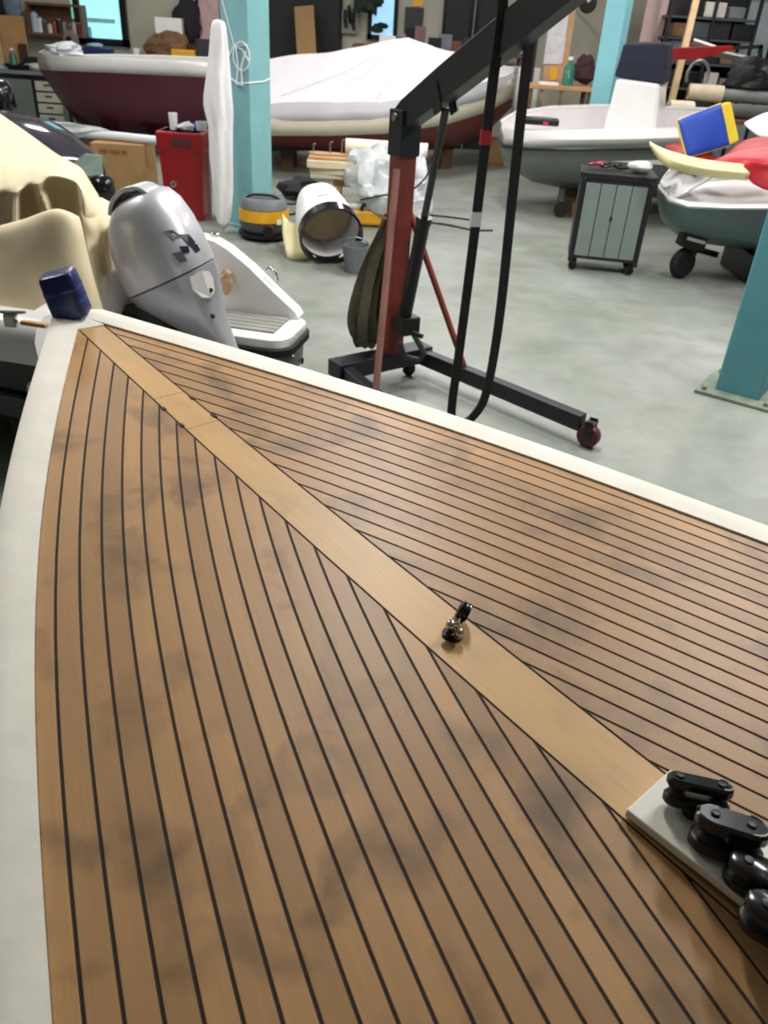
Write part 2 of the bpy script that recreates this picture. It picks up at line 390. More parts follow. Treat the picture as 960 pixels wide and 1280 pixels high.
bowp.loft([[deck(u, v, -0.05) for u, v in ring], [deck(u, v, 0.0085 if u < UK - 0.01 else 0.004) for u, v in ring]])
bowp.build('bow_board', WPAINT, boat, bevel=0.004)
# triangle of bare teak edge between bow board and first strips is closed by the boards; hull below
hull = MB(); rows = []
for i in range(31):
    q = (i / 30) ** 1.2; to = lerp(t0, 4.02, q); d = offs(to, -0.104)
    rw = []
    for s_, kk in ((-1, 1), (1, -1)):
        prof = ((1.0, -0.044, 0), (0.97, -0.18, 0.02), (0.86, -0.42, 0.1), (0.55, -0.66, 0.25), (0.12, -0.82, 0.42), (0.04, None, 0.5))
        pts = []
        for f_, dz, rk in prof:
            u = d[0] + rk * max(0.0, 1 - q * 1.6)
            p = deck(u, s_ * d[1] * f_, dz if dz is not None else 0)
            if dz is None: p.z = 0.002
            pts.append(p)
        rw += pts if s_ < 0 else list(reversed(pts))
    rows.append(rw)
hull.loft(rows, cap=True, closed=False)
hull.f.append(tuple(range(len(rows[0])))); hull.f.append(tuple(30 * 12 + j for j in reversed(range(12))))
hull.build('hull', WGEL, boat, smooth=True)
# blue wrapped block on the stem
YAWB = math.atan2(AU.y, AU.x)
sb = MB(); base = at(92, 394, z=deck(0.55, 0).z + 0.012); lean = at(70, 340, Y=base.y - 0.01)
zd = (lean - base); X_ = AV; 
rings = []
for t, wx, wy in ((0, .064, .05), (0.05, .068, .054), (0.5, .068, .054), (0.9, .066, .052), (0.98, .06, .046), (1.0, .05, .035)):
    rings.append(superring(base + zd * t, wx, wy, V((0.96, 0.12, 0.25)), V((-0.1, 0.97, 0.1)), 20, 4.5))
sb.loft(rings); so = sb.build('stem_block', NAVY, boat, smooth=True, label='dark blue taped block standing on the bow tip')
tp = MB()
for k in (0.35, 0.62):
    rr = [superring(base + zd * (k + e), .0688, .0548, V((0.96, 0.12, 0.25)), V((-0.1, 0.97, 0.1)), 20, 4.5) for e in (-0.03, 0.03)]
    tp.loft(rr)
tp.build('tape_band', M('worn_blue_tape', (44, 62, 122), 0.3, var=0.5, scale=40), so, smooth=True)

# small stand-up block on the centre plank
u, v = 2.555, 0.004
c0 = deck(u, v, 0); d_ = AU; s_ = AV; up = V((0, 0, 1))
sbk = MB().lathe([(0.001, 0), (0.026, 0.0), (0.026, 0.004), (0.02, 0.007), (0.001, 0.007)], 20, c0).build('stand_up_block', BLK, boat, smooth=True, label='small black and chrome stand-up pulley block halfway along the centre plank')
MB().tube([c0 + up * (0.006 + 0.0035 * k / 4) + V((math.cos(k * 0.9), math.sin(k * 0.9), 0)) * 0.012 + up * 0.018 * k / 28 for k in range(29)], 0.0022, 6).build('spring', CHROME, sbk, smooth=True)
MB().blob(c0 + up * 0.036 - s_ * 0.012, (0.012, 0.012, 0.012)).build('shackle_ball', CHROME, sbk, smooth=True)
MB().blob(c0 + up * 0.024 + d_ * 0.022 - s_ * 0.004, (0.012, 0.012, 0.012)).build('shackle_ball', CHROME, sbk, smooth=True)
ax = (d_ * 0.8 + s_ * 0.5 - up * 0.35).normalized(); R_ = rot_to(ax); cc = c0 + s_ * 0.046 + up * 0.036 - d_ * 0.016
MB().lathe([(0.004, -0.009), (0.028, -0.009), (0.0255, -0.004), (0.0255, 0.004), (0.028, 0.009), (0.004, 0.009)], 24, cc, R_).build('sheave', BLKG, sbk, smooth=True)
for sg in (-1, 1):
    MB().lathe([(0.001, -0.0015), (0.021, -0.0015), (0.021, 0.0015), (0.001, 0.0015)], 20, cc + ax * sg * 0.0115, R_).build('cheek', BLK, sbk, smooth=True)
MB().tube([c0 + up * 0.03, c0 + up * 0.03 + s_ * 0.02 - d_ * 0.006, cc], 0.006, 8).build('swivel_post', BLK, sbk, smooth=True)
MB().bar(c0 - s_ * 0.036 + up * 0.014 + d_ * 0.004, c0 - s_ * 0.004 + up * 0.018, 0.012, 0.012).build('cotter_bracket', BLK, sbk, bevel=0.002)

# white mounting plate with black turning blocks, at the right edge
def pl(u, v, z): return deck(3.096 + u, v, z)
pr = []
for i in range(9):
    u = 0.66 * i / 8; z = 0.004 + 0.05 * (i / 8)
    pr.append([pl(u, -0.076, z), pl(u, 0.076, z), pl(u, 0.076, z + 0.02), pl(u, -0.076, z + 0.02)])
plate = MB().loft(pr).build('mounting_plate', M('white_plate', (226, 226, 212), 0.4, var=0.04), boat, bevel=0.003, label='white raised plate carrying black turning blocks')
MB().loft([[pl(u, -0.045, -0.001 + 0.0), pl(u, 0.045, -0.001), pl(u, 0.045, 0.005 + 0.05 * u / 0.66), pl(u, -0.045, 0.005 + 0.05 * u / 0.66)] for u in (0.1, 0.35, 0.62)]).build('plate_shadow_block', CAULK, plate)  # black filler block; paints in the shadow beneath the raised plate
def turning_block(u, v, yaw, L_=0.07, r=0.032, hgt=0.05, tilt=0.0, lift=0.0):
    pz = pl(u, v, 0.024 + 0.05 * u / 0.66 + lift)
    ang = YAWB + yaw; X = V((math.cos(ang), math.sin(ang), 0)); Y = V((-math.sin(ang), math.cos(ang), 0)); Zt = (V((0, 0, 1)) + Y * tilt).normalized(); Y = Zt.cross(X)
    def stad(rad, ln, z, k=0):
        pts = []
        for j in range(9): a = -PI / 2 + PI * j / 8; pts.append(pz + X * (ln + rad * math.cos(a)) + Y * rad * math.sin(a) + Zt * z)
        for j in range(9): a = PI / 2 + PI * j / 8; pts.append(pz + X * (-ln + rad * math.cos(a)) + Y * rad * math.sin(a) + Zt * z)
        return pts
    ln = L_ / 2
    root = MB().loft([stad(r * 0.8, ln, -0.001), stad(r, ln, 0.004), stad(r, ln, hgt * 0.3), stad(r * 0.8, ln, hgt * 0.36)]).build('turning_block', BLK, plate, smooth=True)
    MB().loft([stad(r * 0.8, ln, hgt * 0.66), stad(r, ln, hgt * 0.72), stad(r, ln, hgt * 0.92), stad(r * 0.8, ln, hgt)]).build('top_cheek', BLKG, root, smooth=True)
    for sx in (-1, 1):
        MB().lathe([(0.003, hgt * 0.34), (r * 0.85, hgt * 0.36), (r * 0.62, hgt * 0.5), (r * 0.85, hgt * 0.66), (0.003, hgt * 0.68)], 20, pz + X * ln * sx, Matrix((X, Y, Zt)).transposed()).build('sheave', BLKS, root, smooth=True)
        MB().lathe([(0.001, hgt * 0.98), (0.009, hgt * 0.98), (0.008, hgt * 1.06), (0.001, hgt * 1.08)], 12, pz + X * ln * sx, Matrix((X, Y, Zt)).transposed()).build('screw_head', BLKS, root, smooth=True)
    ring_ = [p + Zt * 0.0006 for p in stad(r * 0.86, ln, hgt)]
    MB().tube(ring_[:9], 0.0022, 6).build('rim_strip', STEEL, root, smooth=True)
def onplate(x, y, dz):
    # plate coordinates of what is seen at a point, dz above the plate
    u_, v_ = 0.15, 0.0
    for _ in range(6):
        p = at(x, y, z=pl(u_, v_, 0.024 + 0.05 * u_ / 0.66 + dz).z); d_ = p - deck(3.096, 0); u_, v_ = d_.dot(AU), d_.dot(AV)
    return u_, v_
for (x, y, yaw, L_, r, hg, ti, lf) in ((874, 994, 0.62, 0.075, 0.022, 0.055, 0.35, 0.016), (912, 1046, 0.5, 0.06, 0.033, 0.07, 0.25, 0.0), (950, 1098, 0.3, 0.05, 0.03, 0.055, 0.1, 0.0), (985, 1160, 0.2, 0.08, 0.03, 0.06, 0.0, 0.0)):
    u_, v_ = onplate(x, y, hg * .6 + lf); turning_block(u_, v_, yaw, L_, r, hg, ti, lf)
    if lf: MB().lathe([(0.001, 0), (0.02, 0), (0.016, lf + 0.004), (0.001, lf + 0.004)], 14, pl(u_, v_, 0.0235 + 0.05 * u_ / 0.66)).build('block_foot', BLK, plate, smooth=True)

# ------------------------------------------------------------------ steel columns
def column(nm, c, yaw, a, b, h, mat, label, tf=0.02, plate=None, pm_=0.22):
    t = thing(nm, label, 'column', (c[0], c[1], 0), (0, 0, yaw))
    m = MB()
    R_ = Matrix.Rotation(yaw, 3, 'Z')
    def P(x, y, z): return R_ @ V((x, y, z)) + V((c[0], c[1], 0))
    m.prism([(-a/2, -b/2), (a/2, -b/2), (a/2, b/2), (-a/2, b/2)], h, R_ @ V((1, 0, 0)), R_ @ V((0, 1, 0)), (c[0], c[1], 0.012))
    m.build('shaft', mat, t, bevel=0.012)
    pm = plate or mat
    MB().box(P(0, 0, 0.012), (a + pm_, b + pm_, 0.024), (0, 0, yaw)).build('base_plate', pm, t, bevel=0.004)
    for sx in (-1, 1):
        for sy in (-1, 1):
            MB().lathe([(0.001, 0.024), (0.018, 0.024), (0.018, 0.05), (0.001, 0.055)], 6, P(sx * (a/2 + pm_ * .27), sy * (b/2 + pm_ * .27), 0)).build('anchor_bolt', STEEL, t)
    return t, P
yaw1 = math.radians(-119 + 90)
p1 = at(311, 287, z=0)
post1, P1 = column('steel_column', (p1.x - .02, p1.y + 0.28), yaw1, 0.36, 0.36, 4.55, TEAL, 'teal square steel column tied with white string, left of the engine hoist', pm_=0.1)
pA = at(893, 487, z=0.02); pB = at(948, 502, z=0.02); dd = (pB - pA); yaw3 = math.atan2(dd.y, dd.x); wd3 = dd.length
nb3 = V((-math.sin(yaw3), math.cos(yaw3), 0)); cc3 = (pA + pB) / 2 + nb3 * wd3 / 2
post3, P3 = column('steel_column', (cc3.x, cc3.y), yaw3, wd3, wd3, 4.55, TEALD, 'teal steel column on a bolted base plate at the right edge', plate=M('worn_plate', (118, 128, 112), 0.6, var=0.25, scale=9))
MB().box(P3(wd3 * 0.42, -wd3 * 0.5 - 0.012, 0.98), (0.1, 0.03, 0.05), (0, 0, yaw3)).build('cable_clip', TEALD, post3, bevel=0.005)
p2 = at(765, 60, Y=13.6)
post2, P2 = column('steel_column', (p2.x, p2.y), math.radians(-30), 0.3, 0.3, 4.55, M('bright_teal_paint', (132, 196, 206), 0.5, var=0.05), 'light teal steel column behind the white console boat')
# white string round the first column
st = MB(); e = 0.186
def SP1(x, y, z): return P1(x, y, z)
def zz(y): return at(305, y, Y=p1.y + .05).z
loop = [(-e, 0.1, zz(92)), (-e, -e, zz(92)), (0.02, -e, zz(105)), (e, -e, zz(103)), (e, 0.05, zz(102)), (e, e, zz(98)), (-e, e, zz(95)), (-e, 0.1, zz(92))]
st.tube([SP1(*q) for q in loop], 0.008, 6)
strg = st.build('string', WFAB, None); tag(strg, 'white string knotted around the left teal column', 'string')
def strand(pts, r=0.007):
    o = MB().tube([SP1(*q) for q in pts], r, 6).build('strand', WFAB, strg); return o
strand([(-0.17, -e, 2.3), (0.0, -e, zz(58)), (0.17, -e, zz(56))])
strand([(-e, -e, zz(90)), (0.0, -e - 0.004, zz(58)), (0.1, -e - 0.004, zz(62)), (e, -e, zz(75))])
strand([(0.1 + 0.11 * math.cos(a), -e - 0.01, zz(68) + 0.13 * math.sin(a) - 0.02) for a in [PI * 2 * k / 14 for k in range(15)]])
strand([(0.03, -e - 0.012, zz(58)), (0.05, -e - 0.012, zz(85)), (0.02, -e - 0.012, zz(106)), (0.1, -e - 0.012, zz(107)), (0.09, -e - 0.012, zz(84)), (0.16, -e - 0.012, zz(64))], 0.009)

# ------------------------------------------------------------------ engine hoist
h = V((0.6, -0.8, 0)); sd = V((0.8, 0.6, 0))
bl = at(425, 457, z=0.21); br = at(541, 433, z=0.21); beamdir = (br - bl); beamdir.z = 0; bln = beamdir.length; sd = beamdir.normalized(); h = V((sd.y, -sd.x, 0))
mb_ = at(487, 438, z=0.21); t_ = (mb_ - bl).dot(sd); mbase = bl + sd * t_ - h * 0.06; mbase.z = 0
mtop = at(486, 140, Y=mbase.y).z
hoist = thing('engine_hoist', 'workshop engine hoist with red mast, black boom and black legs', 'hoist', (mbase.x, mbase.y, 0))
blc = bl - h * 0.07; brc = br - h * 0.07
MB().bar((blc.x, blc.y, 0.155), (brc.x, brc.y, 0.155), 0.15, 0.11).build('cross_beam', BLKS, hoist, bevel=0.006)
MB().bar((mbase.x, mbase.y, 0.2), (mbase.x, mbase.y, 1.44), 0.13, 0.1, up=h).build('mast', REDP, hoist, bevel=0.006)
MB().bar((mbase.x, mbase.y, 1.43), (mbase.x, mbase.y, mtop + 0.02), 0.145, 0.13, up=h).build('mast_head', BLKS, hoist, bevel=0.005)
bd = (at(640, 40, Y=4.4) - V((mbase.x, mbase.y, mtop - 0.02)));
bh = V((bd.x, bd.y, 0)).normalized(); bdir = bd.normalized()
b0 = V((mbase.x, mbase.y, mtop - 0.02)) - bdir * 0.07; LB = 1.75
bs = V((-bh.y, bh.x, 0)); bu = bs.cross(bdir) * -1
if bu.z < 0: bu = -bu
rings = []
for k, dh, wv in ((0, 0.1, 0.1), (0.12, 0.15, 0.1), (0.5, 0.17, 0.1), (1.0, 0.17, 0.1), (LB, 0.15, 0.09)):
    p = b0 + bdir * k; rings.append([p + bs * wv/2 + bu * dh/2, p - bs * wv/2 + bu * dh/2, p - bs * wv/2 - bu * dh/2, p + bs * wv/2 - bu * dh/2])
boom = MB().loft(rings).build('boom', BLKS, hoist, bevel=0.006)
MB().lathe([(0.001, -0.085), (0.022, -0.085), (0.022, 0.085), (0.001, 0.085)], 12, V((mbase.x, mbase.y, mtop - 0.02)), rot_to(bs)).build('pivot_bolt', STEEL, boom, smooth=True)
for sg in (-1, 1):
    MB().bar(b0 + bdir * 0.45 + bs * sg * 0.055 - bu * 0.13, b0 + bdir * 0.45 + bs * sg * 0.055 + bu * 0.02, 0.07, 0.012, up=bs).build('ram_lug', BLKS, boom)
rt = b0 + bdir * 0.45 - bu * 0.11; rb = V((mbase.x, mbase.y, 0.46)) + bh * 0.13
rm = rb + (rt - rb) * 0.52
ram = MB().tube([rb, rb + (rm - rb) * 0.06, rb + (rm - rb) * 0.061, rm], [0.05, 0.05, 0.042, 0.042], 14).build('ram_cylinder', BLK, hoist, smooth=True)
MB().tube([rm, rt], 0.022, 12).build('ram_rod', M('dark_rod', (70, 72, 74), 0.3, metal=0.7), ram, smooth=True)
MB().lathe([(0.03, -0.02), (0.048, -0.02), (0.048, 0.02), (0.03, 0.02)], 14, rm, rot_to(rt - rb)).build('ram_collar', BLK, ram, smooth=True)
pump = MB().box(rb + V((0.02, 0, -0.02)), (0.13, 0.13, 0.12), (0, 0, 0.6)).build('pump_block', BLK, hoist, bevel=0.012)
MB().tube([rb + V((0.04, -0.04, -0.05)), rb + V((0.1, -0.05, -0.07)), rb + V((0.13, -0.05, -0.08))], 0.016, 8).build('release_valve', BLK, pump, smooth=True)
MB().tube([rb + V((0.05, -0.02, -0.05)), rb + V((0.12, 0, -0.16)), rb + V((0.15, 0.02, -0.22)), rb + V((0.12, 0.03, -0.27)), rb + V((0.02, 0.02, -0.25)), rb + V((-0.02, 0, -0.15))], 0.02, 8).build('pump_hose', M('hose_grey', (70, 80, 76), 0.6), pump, smooth=True)
le = at(728, 527, z=0.14); ls = V((brc.x, brc.y, 0.14)) - sd * 0.07
legR = MB().bar(ls, (le.x, le.y, 0.135), 0.075, 0.1).build('leg', BLKS, hoist, bevel=0.005)
ld = V((le.x - ls.x, le.y - ls.y, 0)); lenL = ld.length; ldn = ld.normalized()
mir = h * ldn.dot(h) - sd * ldn.dot(sd)
ls2 = V((blc.x, blc.y, 0.14)) + sd * 0.07; le2 = ls2 + mir * lenL
legL = MB().bar(ls2, (le2.x, le2.y, 0.135), 0.075, 0.1).build('leg', BLKS, hoist, bevel=0.005)
def caster(parent, c, yaw, r=0.06, wd=0.045, mat=RUB, top=0.14):
    R_ = Matrix.Rotation(yaw, 3, 'Z') @ Matrix.Rotation(PI/2, 3, 'X')
    w_ = MB().lathe([(0.012, -wd/2), (r * .9, -wd/2), (r, -wd/3), (r, wd/3), (r * .9, wd/2), (0.012, wd/2)], 18, (c[0], c[1], r + 0.001), R_).build('caster', mat, parent, smooth=True)
    ff = Matrix.Rotation(yaw, 3, 'Z')
    f = MB()
    for sg in (-1, 1): f.box(V((c[0], c[1], (r + top) / 2 + 0.008)) + ff @ V((0, sg * (wd/2 + 0.008), 0)), (0.05, 0.006, top - r + 0.03), (0, 0, yaw))
    f.box((c[0], c[1], top + 0.004), (0.06, wd + 0.022, 0.01), (0, 0, yaw)); f.build('caster_fork', BLK, w_)
    return w_
caster(hoist, V((le.x, le.y, 0)) + ldn * 0.06, math.atan2(ldn.y, ldn.x) + 0.2, 0.07, 0.06, M('red_caster', (84, 32, 32), 0.5), top=0.15)
caster(hoist, V((le2.x, le2.y, 0)) + mir * 0.06, math.atan2(mir.y, mir.x), 0.07, 0.06, M('red_caster', (84, 32, 32), 0.5), top=0.15)
q = V((brc.x, brc.y, 0)) - sd * 0.14; caster(hoist, q, 0.5, 0.045, 0.04, RUB, 0.1)
q = V((blc.x, blc.y, 0)) + sd * 0.14; caster(hoist, q, 0.5, 0.045, 0.04, RUB, 0.1)
bt = V((mbase.x, mbase.y, 1.16)) + sd * 0.05
MB().tube([bt, ls + ldn * 0.42 + V((0, 0, 0.05))], 0.02, 10).build('brace', REDP, hoist, smooth=True)
bt2 = V((mbase.x, mbase.y, 1.36)) - sd * 0.062 + bh * 0.03; e2 = at(469, 488, z=0.19); k2 = (e2 - ls2).dot(mir); foot = ls2 + mir * max(0.2, k2); foot.z = 0.19
MB().tube([bt2, foot], 0.022, 10).build('brace', PINKP, hoist, smooth=True, label='faded pink brace tube')
# round sling over the boom
kx = 4.4
def slp(x, y): return at(x, y, Y=kx)
a0 = slp(627, 18); a1 = slp(566, 500); c1 = slp(598, 490); c0_ = slp(667, 12)
top = (a0 + c0_) / 2 + V((0, 0, 0.17)); bot = slp(578, 535)
def catm(p, n=8):
    out = []
    for i in range(len(p) - 1):
        q0, q1, q2, q3 = p[max(i-1, 0)], p[i], p[i+1], p[min(i+2, len(p)-1)]
        for k in range(n):
            t = k / n; out.append(0.5 * ((2*q1) + (-q0+q2)*t + (2*q0-5*q1+4*q2-q3)*t*t + (-q0+3*q1-3*q2+q3)*t**3))
    out.append(p[-1]); return out
path = [top, a0 + V((0.0, -0.01, 0.07)), a0, slp(610, 150), slp(592, 300), slp(574, 440), slp(565, 505), slp(566, 530), bot, slp(592, 520), slp(608, 490), slp(624, 400), slp(640, 250), slp(655, 110), c0_, c0_ + V((0, -0.01, 0.07)), top]
path = [V(p) for p in path]
for p in path: p.z = max(p.z, 0.06)
sling = MB().ribbon(catm(path, 6), (1, 0.25, 0), 0.05, 0.016).build('lifting_sling', WEB, None); tag(sling, 'long black webbing sling looped over the hoist boom', 'sling')
def band(yy, x0, mat, nm, hh=0.075):
    c = slp(x0, yy); c2 = slp(x0 - 2, yy + 18)
    return MB().ribbon([c, c2], (1, 0.25, 0), 0.056, 0.024).build(nm, mat, sling)
band(163, 608, REDT, 'red_tape_mark').__setitem__('label', 'red tape mark'); band(265, 595.5, WFAB, 'white_tape_mark').__setitem__('label', 'white tape mark')
# old straps hung beside the mast
sr = thing('hanging_straps', 'bundle of olive grey straps hanging at the left of the red mast', 'strap', (mbase.x - 0.14, mbase.y, 0))
hk = V((mbase.x - 0.075, mbase.y + 0.03, at(470, 275, Y=mbase.y).z))
for k, (dx, dy, zl, wd) in enumerate(((-0.02, 0.03, .27, .06), (-0.06, -0.02, .24, .07), (-0.1, 0.02, .23, .06), (-0.13, 0.0, .3, .05), (-0.05, 0.05, .4, .05))):
    b_ = V((hk.x - 0.05 + dx, hk.y + dy, zl)); m1 = hk.lerp(b_, 0.4) + V((-0.02 * (k % 2) + dx * .3, 0.02, 0)); m2 = hk.lerp(b_, 0.8) + V((dx * .35 - 0.015, -0.02 * (k % 2), 0))
    bk = b_ + V((0.05, 0.03, 0.01))
    MB().ribbon(catm([hk, m1, m2, b_, bk, m2 + V((0.05, 0.03, 0.05)), m1 + V((0.035, 0.03, 0)), hk + V((0.01, 0.02, 0))], 5), (0.7, -0.5 + 0.3 * k, 0), wd, 0.008).build('strap', STRAP, sr)
MB().tube([hk + V((-0.02, -0.01, 0.03)), hk + V((0.05, 0, 0.03)), hk + V((0.075, 0, 0.02))], 0.012, 8).build('hook', REDP, sr, smooth=True)

# ------------------------------------------------------------------ motor boat behind the bow
NA = V((0.98, -0.2, 0)).normalized(); TA = V((0.2, 0.98, 0)).normalized(); OM = V((-0.54, 4.8, 0))
def mp(s, t, z): return OM + NA * s + TA * t + V((0, 0, z))
mboat = thing('motor_boat', 'white motor boat with swim platform, under cream tarpaulin', 'boat', tuple(mp(-1.5, -0.72, 0)))
# hull: topside white, bottom dark
def hullsec(s, zt, wt, wb, zb):
    c = -0.74
    return [mp(s, c - wt, zt), mp(s, c - wt * 0.985, zt * .62 + zb * .38), mp(s, c - wb, zb + 0.1), mp(s, c, zb), mp(s, c + wb, zb + 0.1), mp(s, c + wt * 0.985, zt * .62 + zb * .38), mp(s, c + wt, zt)]
rows = [hullsec(-3.6, .52, .35, .12, .3), hullsec(-2.8, .5, .68, .4, .16), hullsec(-1.6, .46, .76, .6, .12), hullsec(-.95, .42, .755, .64, .12)]
MB().loft(rows, cap=True, closed=True).build('hull_bottom', GREYD, mboat, smooth=True)
MB().box(mp(-2.2, -0.74, 0.06), (0.5, 0.9, 0.12), (0, 0, math.atan2(NA.y, NA.x))).build('keel_block', WOODD, mboat); MB().box(mp(-1.2, -0.74, 0.06), (0.3, 0.9, 0.12), (0, 0, math.atan2(NA.y, NA.x))).build('keel_block', WOODD, mboat)
# a stern pod with a swim platform on each side of the motor well
YAWN = math.atan2(NA.y, NA.x)
def outline(s0, inset, zz_, c, hw0):
    hw, rr = hw0 - inset, 0.12 - inset * 0.5; pts = []
    for k in range(7): a = PI/2 * k / 6; pts.append(mp(-inset - rr + rr * math.sin(a), c + hw - rr + rr * math.cos(a), zz_))
    for k in range(7): a = PI/2 * k / 6; pts.append(mp(-inset - rr + rr * math.cos(a), c - hw + rr - rr * math.sin(a), zz_))
    pts += [mp(s0, c - hw, zz_), mp(s0, c + hw, zz_)]
    return pts
for c in (-0.225, -1.255):
    hw = .235
    MB().loft([outline(-.96, 0.05, .2, c, hw), outline(-.96, 0.015, .26, c, hw), outline(-.96, 0.005, .42, c, hw)]).build('hull_pod', GREYD, mboat, smooth=True)
    MB().loft([outline(-.96, 0.0, .445, c, hw), outline(-.96, -0.006, .455, c, hw), outline(-.96, -.002, .5, c, hw), outline(-.96, 0.02, .514, c, hw)]).build('swim_platform', WGEL, mboat, smooth=True)
    MB().loft([outline(-.96, -0.004, .395, c, hw), outline(-.96, -0.022, .405, c, hw), outline(-.96, -0.022, .445, c, hw), outline(-.96, -0.006, .455, c, hw)]).build('rub_rail', RUB, mboat, smooth=True)
    for k in range(5):
        MB().box(mp(-0.31, c + .105 - k * 0.058, .519), (0.42, 0.05, 0.012), (0, 0, YAWN)).build('deck_slat', TSLAT, mboat, bevel=0.002)
MB().tube([mp(-.002, -.2, .3), mp(.02, -.2, .3)], .022, 10).build('drain_fitting', CHROME, mboat, smooth=True)
# far quarter wall, sloped to the stern
prof = [(-1.9, .5), (-0.06, .5), (-.045, .525), (-.07, .565), (-.2, .665), (-.36, .80), (-.5, .895), (-.58, .93), (-.66, .945), (-1.9, .97)]
MB().loft([[mp(s, 0.02, z) for s, z in prof], [mp(s, -0.015, z + 0.008) for s, z in prof], [mp(s, -0.06, z + 0.006) for s, z in prof], [mp(s, -0.085, z - 0.004) for s, z in prof]]).build('quarter_wall', WGEL, mboat, smooth=True)
MB().loft([[mp(s, -0.07, z) for s, z in ((-.74, .5), (-.9, .93), (-1.0, .93), (-1.0, .5))], [mp(s, -1.46, z) for s, z in ((-.74, .5), (-.9, .8), (-1.0, .8), (-1.0, .5))]]).build('transom', WGEL, mboat, bevel=0.02)
MB().tube([mp(-.27, -0.03, .775), mp(-.25, -0.035, .80), mp(-.21, -0.035, .775), mp(-.2, -0.03, .725)], 0.008, 8).build('rail_fitting', CHROME, mboat, smooth=True)
for s, z in ((-.6, .95), (-.72, .957)): MB().blob(mp(s, -0.02, z), (0.03, 0.014, 0.014)).build('deck_fitting', CHROME, mboat, smooth=True)
# near gunwale (rounded white coaming) and topsides
def gun(s, c0_): return [mp(s, c0_ + 0.2, .79), mp(s, c0_ + 0.17, .825), mp(s, c0_ + 0.08, .835), mp(s, c0_ + 0.01, .80), mp(s, c0_ - 0.02, .74), mp(s, c0_ - 0.012, .62), mp(s, c0_ + 0.05, .60), mp(s, c0_ + 0.2, .62)]
MB().loft([gun(-3.5, -1.12), gun(-3.0, -1.34), gun(-2.3, -1.46), gun(-1.2, -1.5), gun(-.85, -1.5)]).build('gunwale', WGEL, mboat, smooth=True)
MB().loft([[mp(s, c0_ + 0.0, .62), mp(s, c0_ + 0.03, .40), mp(s, c0_ + 0.06, .40), mp(s, c0_ + 0.05, .62)] for s, c0_ in ((-3.5, -1.1), (-3.0, -1.33), (-2.3, -1.45), (-1.2, -1.49), (-.7, -1.49))]).build('topside', BLKG, mboat, smooth=True)
MB().loft([[mp(s, c0_ - 0.004, .50), mp(s, c0_ - 0.004, .515), mp(s, c0_ + 0.03, .515), mp(s, c0_ + 0.03, .5)] for s, c0_ in ((-3.4, -1.12), (-3.0, -1.33), (-2.3, -1.452), (-1.2, -1.49))]).build('boot_stripe', STEEL, mboat)
clp = at(14, 402, z=.845)
cl = MB().tube([clp + V((-0.07, 0.0, 0.045)), clp + V((0, 0, 0.04)), clp + V((0.07, 0.01, 0.045))], [0.006, 0.012, 0.006], 8).build('cleat', CHROME, mboat, smooth=True)
MB().box(clp + V((0, 0, 0.005)), (0.06, 0.035, 0.06)).build('cleat_base', CHROME, cl, bevel=0.008)
wp_ = at(43, 405, z=.84); MB().box(wp_, (0.13, 0.03, 0.02), (0, 0, -0.2)).build('wood_trim', PLY, mboat, bevel=0.004)

# ------------------------------------------------------------------ silver outboard, tilted up
ta = math.radians(27); A3 = NA * math.sin(ta) + V((0, 0, -math.cos(ta))); P3v = NA * math.cos(ta) + V((0, 0, math.sin(ta)))
OO = at(185, 247, Y=4.3)
ob = thing('outboard_motor', 'large silver outboard motor tilted up on the white boat', 'outboard motor', tuple(mp(-.75, -.6, 0.512)))
def osec(s, xf, xa, hy, e=2.8, n=28, dx=0.0): return superring(OO + A3 * s + P3v * ((xf + xa) / 2), (xa - xf) / 2, hy, P3v, TA, n, e)
def grow(a, g): return (a[0], a[1] - g, a[2] + g, a[3] + g)
S = [(-.04, -.10, .02, .05), (-.034, -.15, .065, .09), (-.005, -.21, .11, .135), (.055, -.265, .14, .17), (.16, -.315, .158, .195), (.28, -.34, .16, .205), (.40, -.345, .15, .205)]
cowl = MB().loft([osec(*q) for q in S]).build('cowl_top', SILV, ob, smooth=True)
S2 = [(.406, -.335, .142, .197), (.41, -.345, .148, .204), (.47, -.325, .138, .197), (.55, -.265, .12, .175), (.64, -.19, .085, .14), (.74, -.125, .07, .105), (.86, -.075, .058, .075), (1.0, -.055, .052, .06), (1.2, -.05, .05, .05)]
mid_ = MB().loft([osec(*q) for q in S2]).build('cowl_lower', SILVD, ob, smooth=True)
MB().loft([osec(.398, -.335, .142, .197), osec(.408, -.335, .142, .197)]).build('cowl_seam', GREYD, ob)
# carry handle
hp = [OO + A3 * a + P3v * b - TA * 0.02 for a, b in ((.0, -.2), (-.05, -.15), (-.075, -.06), (-.055, .02), (-.01, .06))]
MB().ribbon(catm(hp, 6), TA, 0.16, 0.022).build('carry_handle', SILV, ob, smooth=True, bevel=0.006)
MB().ribbon(catm([OO + A3 * a + P3v * b - TA * 0.02 for a, b in ((-.005, -.165), (-.04, -.13), (-.052, -.06), (-.04, .0), (-.012, .035))], 6), TA, 0.08, 0.012).build('handle_recess', GREYD, ob)
